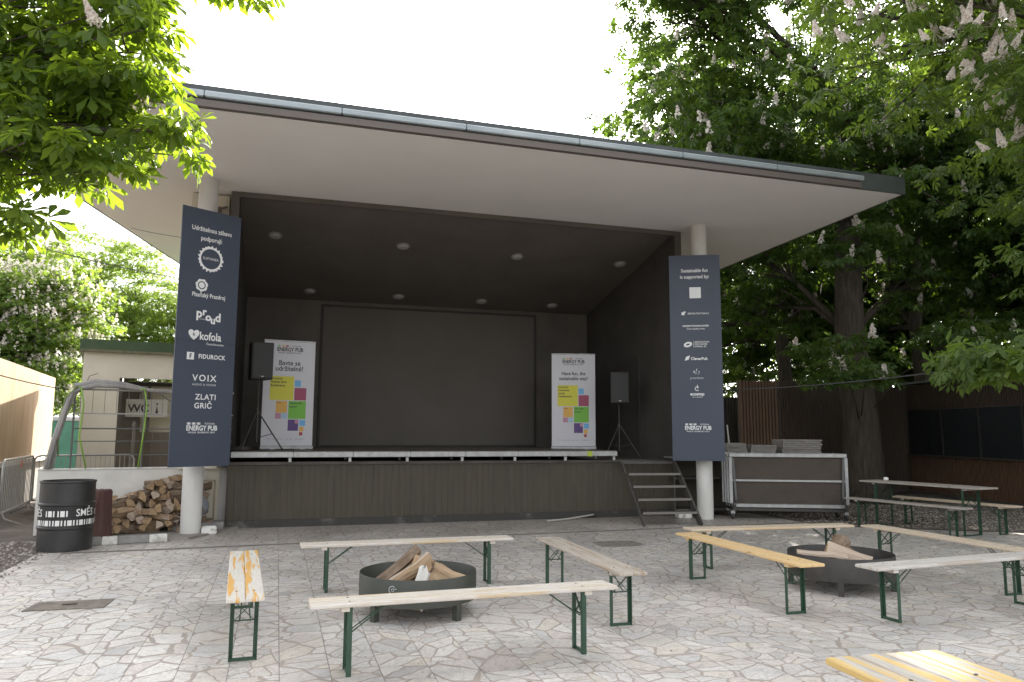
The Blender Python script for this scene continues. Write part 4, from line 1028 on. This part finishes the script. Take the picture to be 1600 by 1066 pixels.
# ================================================================ FOLIAGE
def leaf_template(k, detail):
    """one leaflet in its own plane: x along, y across, z fold"""
    if detail == 2:
        v = [(0, 0, 0), (.38, .068, .012), (.72, .165, .025), (1.0, 0, -.07), (.72, -.165, .025), (.38, -.068, .012), (.38, 0, -.01), (.76, 0, -.01)]
        f = [(0, 6, 1), (0, 5, 6), (1, 6, 7, 2), (6, 5, 4, 7), (2, 7, 3), (7, 4, 3)]
    elif detail == 1:
        v = [(0, 0, 0), (.68, .19, .02), (1.0, 0, -.06), (.68, -.19, .02)]
        f = [(0, 2, 1), (0, 3, 2)]
    else:
        v = [(0, 0, 0), (.62, .22, .0), (1.0, 0, -.05), (.62, -.22, .0)]; f = [(0, 3, 2, 1)]
    return np.array(v), f
def compound_leaves(P, out, size, nl, detail, droop=.35, seed=0):
    """P (n,3) leaf centres, out (n,3) horizontal-ish outward direction, size (n) leaf radius -> verts, faces"""
    r = np.random.default_rng(seed); n = len(P)
    if n == 0: return np.zeros((0, 3)), []
    e1 = out/np.maximum(np.linalg.norm(out, axis=1, keepdims=True), 1e-6)
    up = np.tile([0, 0, 1.], (n, 1))+.55*r.normal(size=(n, 3))+.35*e1
    Nn = up-(up*e1).sum(1, keepdims=True)*e1*.4; Nn /= np.linalg.norm(Nn, axis=1, keepdims=True)
    e1 = e1-(e1*Nn).sum(1, keepdims=True)*Nn; e1 /= np.maximum(np.linalg.norm(e1, axis=1, keepdims=True), 1e-6)
    e2 = np.cross(Nn, e1)
    tv, tf = leaf_template(0, detail); K = len(tv)
    angs = np.linspace(-2.15, 2.15, nl)
    V = np.empty((n, nl, K, 3))
    for j, a in enumerate(angs):
        aj = a+r.normal(0, .07, n); L = size*(1-.36*abs(a)/2.0)*r.uniform(.88, 1.08, n)
        dr_ = droop*r.uniform(.5, 1.6, n)
        d = np.cos(aj)[:, None]*e1+np.sin(aj)[:, None]*e2; d = d-dr_[:, None]*Nn*.6; d[:, 2] -= dr_*.5
        d /= np.linalg.norm(d, axis=1, keepdims=True)
        s_ = np.cross(Nn, d); s_ /= np.maximum(np.linalg.norm(s_, axis=1, keepdims=True), 1e-6); nn = np.cross(d, s_)
        for k, (x, y, z) in enumerate(tv):
            V[:, j, k] = P+(d*x+s_*y+nn*z)*L[:, None]
            V[:, j, k, 2] -= (x**2)*.12*L*dr_
    V = V.reshape(-1, 3)
    return V, tf, K, n*nl
def fast_mesh(name, chunks, mats, parent, smooth=False):
    """chunks: list of (verts, template faces, K, count, material index)"""
    allv = []; loops = []; starts = []; totals = []; mi = []; vo = 0; lo = 0
    for (V, tf, K, cnt_, mt) in chunks:
        if cnt_ == 0: continue
        allv.append(V); base = (np.arange(cnt_)*K+vo)[:, None]
        lens = [len(f) for f in tf]; flat = np.concatenate([np.array(f) for f in tf])[None, :]
        loops.append((base+flat).ravel())
        lt = np.tile(lens, cnt_); totals.append(lt); starts.append(lo+np.concatenate([[0], np.cumsum(lt)[:-1]])); lo += lt.sum(); vo += len(V)
        mi.append(np.full(len(lt), mt))
    me = D.meshes.new(name); V = np.concatenate(allv); me.vertices.add(len(V)); me.vertices.foreach_set('co', V.astype(np.float32).ravel())
    Lp = np.concatenate(loops); me.loops.add(len(Lp)); me.loops.foreach_set('vertex_index', Lp.astype(np.int32))
    S = np.concatenate(starts); me.polygons.add(len(S)); me.polygons.foreach_set('loop_start', S.astype(np.int32)); me.polygons.foreach_set('loop_total', np.concatenate(totals).astype(np.int32))
    me.polygons.foreach_set('material_index', np.concatenate(mi).astype(np.int32))
    for m in mats: me.materials.append(m)
    me.update(calc_edges=True)
    o = D.objects.new(name, me); COL.objects.link(o); o.parent = parent; return o

LM_ch = leaf_mat('chestnut_leaf', (.036, .070, .018), (.064, .108, .026), (.20, .30, .03), .45, .42)  # chestnut leaf with canopy shade put into its colours
LM_dk = leaf_mat('shade_tinted_leaf', (.024, .050, .014), (.048, .085, .020), (.17, .27, .02), .40, .5)  # darkest leaf copy, the shade of the back trees painted in
LM_mid = leaf_mat('mid_leaf', (.034, .068, .017), (.060, .105, .024), (.13, .22, .022), .42, .45)  # in-between leaf copy, also darkened to stand for canopy shade
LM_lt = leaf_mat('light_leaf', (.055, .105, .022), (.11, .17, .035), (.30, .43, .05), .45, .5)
LM_near = leaf_mat('sun_tinted_leaf', (.050, .090, .018), (.085, .135, .026), (.30, .43, .025), .48, .42)  # brighter chestnut leaf copy, sunlight put into its colours
M_trunk = mat('tree_bark', (.036, .029, .023), .95, (.078, .064, .050), 7, detail=7, bump=1.0, bscale=11, stretch=(2.6, 2.6, .3))
M_flower = leaf_mat('blossom', (.72, .64, .60), (.86, .82, .78), (.80, .74, .68), .42, .7)

def spike_quads(P, H, R, n, seed, up=None):
    """little petals packed into upright cones; P (m,3) bases"""
    r = np.random.default_rng(seed); m = len(P)
    if m == 0: return np.zeros((0, 3)), [(0, 1, 2, 3)], 4, 0
    h = r.random((m, n))**.9; a = r.random((m, n))*2*PI; rad = R*(1-h*.85)*r.uniform(.55, 1.1, (m, n))
    tilt = r.normal(0, .22, (m, 1, 2)); qs = .24 if n > 200 else .42
    C = np.stack([rad*np.cos(a)+tilt[..., 0]*h*H, rad*np.sin(a)+tilt[..., 1]*h*H, h*H], -1)+P[:, None, :]
    C = C.reshape(-1, 3); q = R*qs
    d1 = r.normal(size=C.shape); d1 /= np.linalg.norm(d1, axis=1, keepdims=True); d2 = np.cross(d1, r.normal(size=C.shape)); d2 /= np.linalg.norm(d2, axis=1, keepdims=True)
    V = np.stack([C-d1*q, C-d2*q, C+d1*q, C+d2*q], 1).reshape(-1, 3)
    return V, [(0, 1, 2, 3)], 4, len(C)

def tree(name, base, trunk, tr_r, blobs, ncl, per, lsize, lmat, label, group, detail=1, nl=5, crad=(.5, .9), flowers=0, fH=.22, fR=.055, fn=30, seed=0, limbs=True, indiv=0, keep=None, cat='tree', outl=0):
    """blobs: world centres and radii; crown = leaf clusters spread through the blobs"""
    r = np.random.default_rng(seed); root = empty(name, base, 0, label, cat, group); B = np.array(base)
    vols = np.array([b[3]*b[4]*b[5] for b in blobs])**.75; vols /= vols.sum(); vols = np.maximum(vols, .018 if detail == 2 else .012); vols /= vols.sum(); bi = r.choice(len(blobs), ncl, p=vols)
    d = r.normal(size=(ncl, 3)); d /= np.linalg.norm(d, axis=1, keepdims=True); rad = r.random(ncl)**.42
    bc = np.array([b[:3] for b in blobs])[bi]; br = np.array([b[3:6] for b in blobs])[bi]
    CL = bc+d*br*rad[:, None]
    if keep is not None: k_ = np.array([keep(c) for c in CL]); CL = CL[k_]; bi = bi[k_]; bc = bc[k_]
    CL = CL[CL[:, 2] > .3] if True else CL
    bi = bi[:len(CL)]; ncl = len(CL)
    cr_ = r.uniform(crad[0], crad[1], ncl)
    ci = np.repeat(np.arange(ncl), per); n = len(ci)
    dd = r.normal(size=(n, 3)); dd /= np.linalg.norm(dd, axis=1, keepdims=True); dd[:, 2] = np.abs(dd[:, 2])*.75-.12
    P = CL[ci]+dd*(cr_[ci]*r.random(n)**.33)[:, None]*np.array([1, 1, .62])
    if keep is not None: k2 = np.array([keep(c) for c in P]); P = P[k2]; dd = dd[k2]; n = len(P)
    out = dd.copy(); out[:, 2] = -.15; out += .4*r.normal(size=(n, 3))*[1, 1, .3]
    sz = lsize*r.uniform(.7, 1.2, n)
    V, tf, K, c_ = compound_leaves(P-B, out, sz, nl, detail, seed=seed+1)
    fast_mesh('crown', [(V, tf, K, c_, 0)], [lmat], root)
    # wood
    m = MB(); tp = [Vector(p)-Vector(base) for p in trunk]; m.tube(tp, tr_r, 12)
    m.build('trunk', M_trunk, root, smooth=True)
    if limbs:
        m = MB()
        for i, b in enumerate(blobs):
            c = Vector(b[:3])-Vector(base)
            j = min(range(1, len(tp)), key=lambda q: (tp[q]-c).length+max(0, tp[q].z-c.z)*2); s0 = tp[j]; rr0 = min(tr_r[j]*.6, .035+.045*min(b[3:6])**1.3 if min(b[3:6]) > .9 else .012+.012*min(b[3:6]))
            mid = s0.lerp(c, .5)+Vector((r.normal()*.2, r.normal()*.2, .25))
            m.tube([s0, mid, c], [rr0, rr0*.7, rr0*.4], 7)
            sel = np.where(bi == i)[0][:26]
            for q in sel:
                e = Vector(CL[q])-Vector(base); a0 = mid.lerp(c, r.random()); m.tube([a0, a0.lerp(e, .5)+Vector((0, 0, .1*r.normal())), e], [rr0*.22+.006, rr0*.14+.005, .006], 5)
        m.build('limbs', M_trunk, root, smooth=True)
    if flowers:
        q = r.choice(n, min(flowers, n), replace=False)
        top = P[q]+np.array([0, 0, .04])
        # favour outer shell
        fV, ftf, fK, fc = spike_quads(top-B, fH, fR, fn, seed+5)
        fo = fast_mesh('blossom', [(fV, ftf, fK, fc, 0)], [M_flower], root); fo['kind'] = 'stuff'
    return root, P

def spike_object(parent, loc, proto=[None]):
    if proto[0] is None:
        V, tf, K, c_ = spike_quads(np.zeros((1, 3)), .27, .072, 420, 99)
        o = fast_mesh('flower_spike', [(V*np.array([1, 1, 1]), tf, K, c_, 0)], [M_flower], parent); proto[0] = o
    else:
        o = proto[0].copy(); COL.objects.link(o); o.parent = parent
    o.location = loc; o.rotation_euler = (random.uniform(-.35, .35), random.uniform(-.35, .35), random.uniform(0, 6)); o.scale = [random.uniform(.6, .95)]*3
    return o

TG = 'trees behind the fence on the right'
# main chestnut with the thick trunk
tree('chestnut_tree', (8.45, 18.4, 0), [(8.45, 18.4, -.1), (8.4, 18.4, .5), (8.35, 18.3, 1.8), (8.2, 18.3, 4), (8.3, 18.4, 7), (8.6, 18.6, 10)], [.75, .50, .42, .34, .27, .18],
     [(7.0, 18, 10.5, 3.6, 3, 3.2), (5.3, 18.4, 8.3, 2.2, 2.6, 2.2), (9.5, 18, 8.3, 3.2, 3, 2.8), (4.8, 18.5, 11.5, 2.4, 2.6, 2.4), (10.4, 19.8, 5.6, 2.2, 1.6, 1.5), (12, 18, 10, 3, 3, 3.5), (6.9, 20.2, 5.0, 1.9, 1.2, 1.5), (6.3,19.6,6.4,1.8,1.6,1.2), (7.3, 16.2, 3.2, 1.1, .7, .35), (6.7, 15.4, 2.7, .7, .6, .22), (9.6, 16.6, 3.6, 1.1, 1.0, .45), (4.1, 17.4, 12.1, 1.8, 1.8, 1.4), (8.0, 17.3, 5.9, 1.2, .7, .7), (4.5, 17.5, 13.6, 2.3, 2.6, 1.6)],  # topmost left blobs, mostly above the frame, added to shade the foreground table
     700, 27, .21, LM_mid, 'large flowering chestnut with the thickest trunk, standing before the dark slatted fence', 'chestnut trees', detail=1, nl=6, flowers=420, fn=40, fR=.085, fH=.30, seed=1)
# near right canopy (trunk beyond the right edge)
def keepR(c): return (c[1] > 5.2 and not (c[0]/c[1] < .27)) or c[2] > 7.6 and c[0] > 3.5 and c[1] < 6.5
rt_, PR_ = tree('chestnut_tree', (11.6, 11.8, 0), [(11.6, 11.8, -.1), (11.5, 11.8, 1.5), (11.2, 11.6, 4), (10.6, 11.2, 7), (10.2, 11, 9)], [.5, .38, .32, .24, .15],
     [(6.4, 10.8, 7.6, 2.4, 2.4, 1.5), (8.8, 11.0, 7.0, 2.6, 2.6, 2.2), (5.2, 9.6, 7.6, 1.4, 1.5, 1.0), (8.2, 10.2, 5.2, 1.7, 1.6, 1.2), (10.5, 11.5, 5.0, 2, 2, 1.8), (6.9, 9.0, 6.2, 1.3, 1.2, .8), (8.3, 9.8, 8.8, 2.6, 2.4, 1.6), (9.0, 10.8, 3.4, 1.0, 1.2, .9), (9.5, 6.5, 9.6, 3.4, 2.6, 1.6), (7.5, 4.0, 9.4, 2.6, 2.2, 1.2), (5.05, 7.9, 2.3, .34, .3, .18), (7.6, 10.0, 3.9, .7, .6, .35)],  # high blobs near the camera: unseen crown added to shade patio and kiosk
     400, 20, .20, LM_ch, 'flowering chestnut whose branches hang in from the top right, nearest the camera', 'chestnut trees', detail=2, nl=7, crad=(.4, .75), seed=2, keep=keepR)
Pf = PR_[(PR_[:, 2] > 4.2) & (PR_[:, 0]/PR_[:, 1] < .7) & (PR_[:, 1] < 10.6) & ((PR_[:, 2]-1.6)/PR_[:, 1] < .6)]
for q in rng.choice(len(Pf), 80, replace=False):
    spike_object(rt_, Vector(Pf[q])-Vector((11.6, 11.8, 0))+Vector((0, 0, .08)))
# back row beyond the fence
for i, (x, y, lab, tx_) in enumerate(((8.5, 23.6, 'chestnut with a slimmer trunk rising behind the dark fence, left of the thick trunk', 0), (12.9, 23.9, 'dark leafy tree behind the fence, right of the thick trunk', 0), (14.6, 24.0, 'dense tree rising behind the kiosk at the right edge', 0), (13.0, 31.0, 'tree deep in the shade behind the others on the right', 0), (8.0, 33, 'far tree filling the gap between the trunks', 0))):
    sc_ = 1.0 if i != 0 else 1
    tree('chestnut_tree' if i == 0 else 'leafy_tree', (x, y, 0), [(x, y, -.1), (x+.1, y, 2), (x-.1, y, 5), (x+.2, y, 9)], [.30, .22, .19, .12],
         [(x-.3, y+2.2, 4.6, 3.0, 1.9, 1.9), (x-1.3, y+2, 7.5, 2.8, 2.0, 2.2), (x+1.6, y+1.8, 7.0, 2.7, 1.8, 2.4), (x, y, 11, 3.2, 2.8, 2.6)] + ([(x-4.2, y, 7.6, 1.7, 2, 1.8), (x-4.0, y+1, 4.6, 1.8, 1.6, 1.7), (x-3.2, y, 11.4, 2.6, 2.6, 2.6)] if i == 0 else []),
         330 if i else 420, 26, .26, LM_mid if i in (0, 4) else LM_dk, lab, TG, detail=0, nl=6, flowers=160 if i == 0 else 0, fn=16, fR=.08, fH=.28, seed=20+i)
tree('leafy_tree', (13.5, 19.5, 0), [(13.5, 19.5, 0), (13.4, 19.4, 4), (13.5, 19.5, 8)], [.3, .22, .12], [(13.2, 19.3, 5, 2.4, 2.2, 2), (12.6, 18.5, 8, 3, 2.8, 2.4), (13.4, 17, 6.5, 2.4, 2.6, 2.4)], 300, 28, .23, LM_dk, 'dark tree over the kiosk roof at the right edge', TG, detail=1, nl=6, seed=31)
# far wood closing the view on the right
r_ = np.random.default_rng(77); n = 9000
C = np.stack([r_.uniform(1.5, 34, n), r_.uniform(34, 44, n), 15*r_.random(n)**.8], 1)
C[:, 2] *= np.clip((C[:, 0]-1)/9, .35, 1)
C2 = np.stack([r_.uniform(12.5, 30, n//2), r_.uniform(12, 34, n//2), 13*r_.random(n//2)], 1)
C = np.concatenate([C, C2]); n = len(C)
o_ = r_.normal(size=(n, 3)); o_[:, 2] = -.2
V, tf, K, c_ = compound_leaves(C, o_, r_.uniform(.35, .6, n), 5, 0, seed=78)
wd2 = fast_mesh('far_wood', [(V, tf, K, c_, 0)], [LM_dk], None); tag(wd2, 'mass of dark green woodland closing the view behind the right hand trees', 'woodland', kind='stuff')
# hedge mass low behind the fences
tree('leafy_bush', (4.6, 23.4, 0), [(4.6, 23.4, 0), (4.6, 23.4, 1.6)], [.06, .03], [(3.4, 23.4, 3.0, 1.8, 1.2, 1.6), (5.2, 23.4, 3.2, 1.6, 1.2, 1.6), (4.6, 23.6, 5.2, 1.7, 1.4, 1.3)], 110, 28, .17, LM_lt, 'bright leafy bush behind the fence next to the right banner', 'bushes', detail=0, nl=5, seed=33, cat='bush')
# small distant trees peeping above the roof
tree('leafy_tree', (6.0, 46.0, 0), [(6, 46, 0), (6, 46, 8), (6, 46, 14)], [.3, .25, .1], [(3.6, 46, 18.0, 1.7, 1.8, 1.6), (6.0, 46, 18.4, 1.9, 2, 1.8), (4.6, 46, 15.8, 3, 2, 2)], 110, 26, .26, LM_dk, 'distant tree top peeping over the roof, left of the big trees', TG, detail=0, nl=5, seed=34)
# left background
tree('chestnut_tree', (-16.2, 24.5, 0), [(-16.2, 24.5, 0), (-16.2, 24.5, 2), (-16, 24.5, 5)], [.3, .25, .14], [(-16.3, 24, 5.1, 3.2, 2.8, 3.0), (-15.3, 23.6, 3.4, 2.3, 2.0, 1.9), (-18, 24, 5, 2.6, 2.5, 3), (-14.9, 23.8, 5.0, 1.7, 1.6, 1.7)],
     900, 42, .14, LM_lt, 'rounded chestnut covered in white blossom behind the plywood hoarding', 'chestnut trees', detail=0, nl=6, crad=(.45, .8), flowers=3800, fn=13, fR=.088, fH=.27, seed=40)
tree('broadleaf_tree', (-17.5, 34.5, 0), [(-17.5, 34.5, 0), (-17.3, 34.5, 3), (-17.4, 34.5, 7)], [.4, .3, .15], [(-20.8, 34.5, 8.5, 3.2, 3, 2.6), (-17.4, 34.5, 7.0, 3.0, 3, 3.2), (-15.1, 34.5, 5.6, 2.2, 2.8, 2.8), (-21, 34.5, 5, 3, 3, 3), (-13.6, 34.3, 3.6, 2.0, 2, 2.0)],
     950, 46, .14, LM_lt, 'broad green tree without blossom behind the cream building', 'trees on the left', detail=0, nl=5, crad=(.6, 1.0), seed=41)
tree('leafy_bush', (-13.6, 25.0, 0), [(-13.6, 25, 0), (-13.6, 25, 1.2)], [.05, .03], [(-13.9, 25, 1.9, 1.2, 1.0, 1.4), (-12.6, 25.5, 1.6, 1.2, 1, 1.2)], 60, 26, .15, LM_lt, 'green bush between the hoarding and the cream building', 'bushes', detail=0, nl=5, seed=42, cat='bush')
tree('leafy_bush', (-7.8, 21.6, 0), [(-7.8, 21.6, 0), (-7.8, 21.6, 1.2)], [.05, .03], [(-8.6, 21.4, 2.4, 1.4, .8, 1.6), (-7.0, 22.0, 2.4, 1.4, .8, 1.6)], 70, 26, .15, LM_lt, 'sunlit bush seen through the barred opening of the cream building', 'bushes', detail=0, nl=5, seed=43, cat='bush')

# near left chestnut: branches hanging in from the top left
LB = (-7.6, 5.0, 0)
def keepL(c):
    y = c[1]
    if y < 3.2: return False
    px = 800+1187.7*c[0]/y; 
    return True
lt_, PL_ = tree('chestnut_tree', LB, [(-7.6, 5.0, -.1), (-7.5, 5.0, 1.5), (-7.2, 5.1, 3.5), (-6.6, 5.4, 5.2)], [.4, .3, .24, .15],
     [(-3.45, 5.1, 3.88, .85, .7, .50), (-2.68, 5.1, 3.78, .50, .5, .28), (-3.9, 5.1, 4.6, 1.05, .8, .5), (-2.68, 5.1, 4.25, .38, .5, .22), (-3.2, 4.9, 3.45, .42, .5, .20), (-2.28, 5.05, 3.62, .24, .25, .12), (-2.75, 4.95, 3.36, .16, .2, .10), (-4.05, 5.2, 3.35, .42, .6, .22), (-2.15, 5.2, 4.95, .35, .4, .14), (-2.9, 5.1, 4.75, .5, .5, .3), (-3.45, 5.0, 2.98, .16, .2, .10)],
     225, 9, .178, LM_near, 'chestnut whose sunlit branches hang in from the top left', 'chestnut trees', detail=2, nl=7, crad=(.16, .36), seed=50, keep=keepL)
Pf = PL_
for q in rng.choice(len(Pf), 18, replace=False):
    spike_object(lt_, Vector(Pf[q])-Vector(LB)+Vector((0, 0, .02)))

# small sprays hanging from the right-hand tree, low and close
def spray(base, pts, nleaf, size, label, seed):
    pass

# ================================================================ LITTER
def scatter(name, n, xr, yr, size, mt, label, cat, seed, flat=True):
    r = np.random.default_rng(seed); C = np.stack([r.uniform(*xr, n), r.uniform(*yr, n), np.full(n, .004)], 1)
    return C, r
r_ = np.random.default_rng(70)
n = 2200; C = np.stack([r_.uniform(-6, 9, n), r_.uniform(2.2, 13.5, n), np.full(n, .003)], 1)
a = r_.random(n)*2*PI; q = r_.uniform(.003, .014, n)*r_.random(n)**.5; d1 = np.stack([np.cos(a)*q, np.sin(a)*q, r_.uniform(0, .006, n)], 1); d2 = np.stack([-np.sin(a)*q*.5, np.cos(a)*q*.5, r_.uniform(0, .004, n)], 1)
V = np.stack([C-d1, C-d2, C+d1, C+d2], 1).reshape(-1, 3); V[:, 2] = np.maximum(V[:, 2], .002)
o = fast_mesh('fallen_petals', [(V[:n*2], [(0, 1, 2, 3)], 4, n//2, 0), (V[n*2:], [(0, 1, 2, 3)], 4, n-n//2, 1)], [mat('petal', (.55, .50, .44), .8), mat('brown_bits', (.14, .09, .05), .9)], None)
tag(o, 'fallen petals and brown bits scattered over the paving', 'litter', kind='stuff')
# gravel at the left edge
r_ = np.random.default_rng(71); n = 6500
P0 = np.stack([r_.uniform(-9.6, -5.4, n), r_.uniform(6.5, 13.0, n)], 1)
loc = (P0-np.array([SO.x, SO.y])); s_c = loc@np.array([Su.x, Su.y]); t_c = loc@np.array([Sv.x, Sv.y])
k_ = (s_c < -1.55) & ((t_c < -.2)); P0 = P0[k_]; n = len(P0)
base_v = np.array([(-1, 0, 0), (0, -1, 0), (1, 0, 0), (0, 1, 0), (.1, .1, .8)]); sz = r_.uniform(.012, .034, n); an = r_.random(n)*6.28
V = np.empty((n, 5, 3))
for k, (x, y, z) in enumerate(base_v):
    V[:, k, 0] = P0[:, 0]+(x*np.cos(an)-y*np.sin(an))*sz*r_.uniform(.7, 1.2, n); V[:, k, 1] = P0[:, 1]+(x*np.sin(an)+y*np.cos(an))*sz*r_.uniform(.7, 1.2, n); V[:, k, 2] = z*sz-.004
h = n//2
o = fast_mesh('gravel', [(V[:h].reshape(-1, 3), [(0, 1, 4), (1, 2, 4), (2, 3, 4), (3, 0, 4)], 5, h, 0), (V[h:].reshape(-1, 3), [(0, 1, 4), (1, 2, 4), (2, 3, 4), (3, 0, 4)], 5, n-h, 1)], [mat('stone_light', (.38, .34, .30), .9), mat('stone_dark', (.16, .13, .11), .9)], None)
tag(o, 'loose gravel beside the paving at the left edge', 'gravel', kind='stuff')
r_ = np.random.default_rng(72); n = 9000
P0 = np.stack([r_.uniform(5.2, 11.2, n), r_.uniform(11.6, 18.0, n)], 1)
loc = P0-np.array([SO.x, SO.y]); s_c = loc@np.array([Su.x, Su.y]); t_c = loc@np.array([Sv.x, Sv.y])
k_ = (s_c > 10.5) & (t_c > -1.5-(s_c-10.5)*.63+.1); P0 = P0[k_]; n = len(P0); sz = r_.uniform(.010, .026, n); an = r_.random(n)*6.28
V = np.empty((n, 5, 3))
for k, (x, y, z) in enumerate(base_v):
    V[:, k, 0] = P0[:, 0]+(x*np.cos(an)-y*np.sin(an))*sz*r_.uniform(.7, 1.2, n); V[:, k, 1] = P0[:, 1]+(x*np.sin(an)+y*np.cos(an))*sz*r_.uniform(.7, 1.2, n); V[:, k, 2] = z*sz-.004
h = n//2
o = fast_mesh('gravel', [(V[:h].reshape(-1, 3), [(0, 1, 4), (1, 2, 4), (2, 3, 4), (3, 0, 4)], 5, h, 0), (V[h:].reshape(-1, 3), [(0, 1, 4), (1, 2, 4), (2, 3, 4), (3, 0, 4)], 5, n-h, 1)], [MATS['stone_light'], MATS['stone_dark']], None)
tag(o, 'loose gravel under the trees by the dark picnic table', 'gravel', kind='stuff')
bpy.context.view_layer.update()
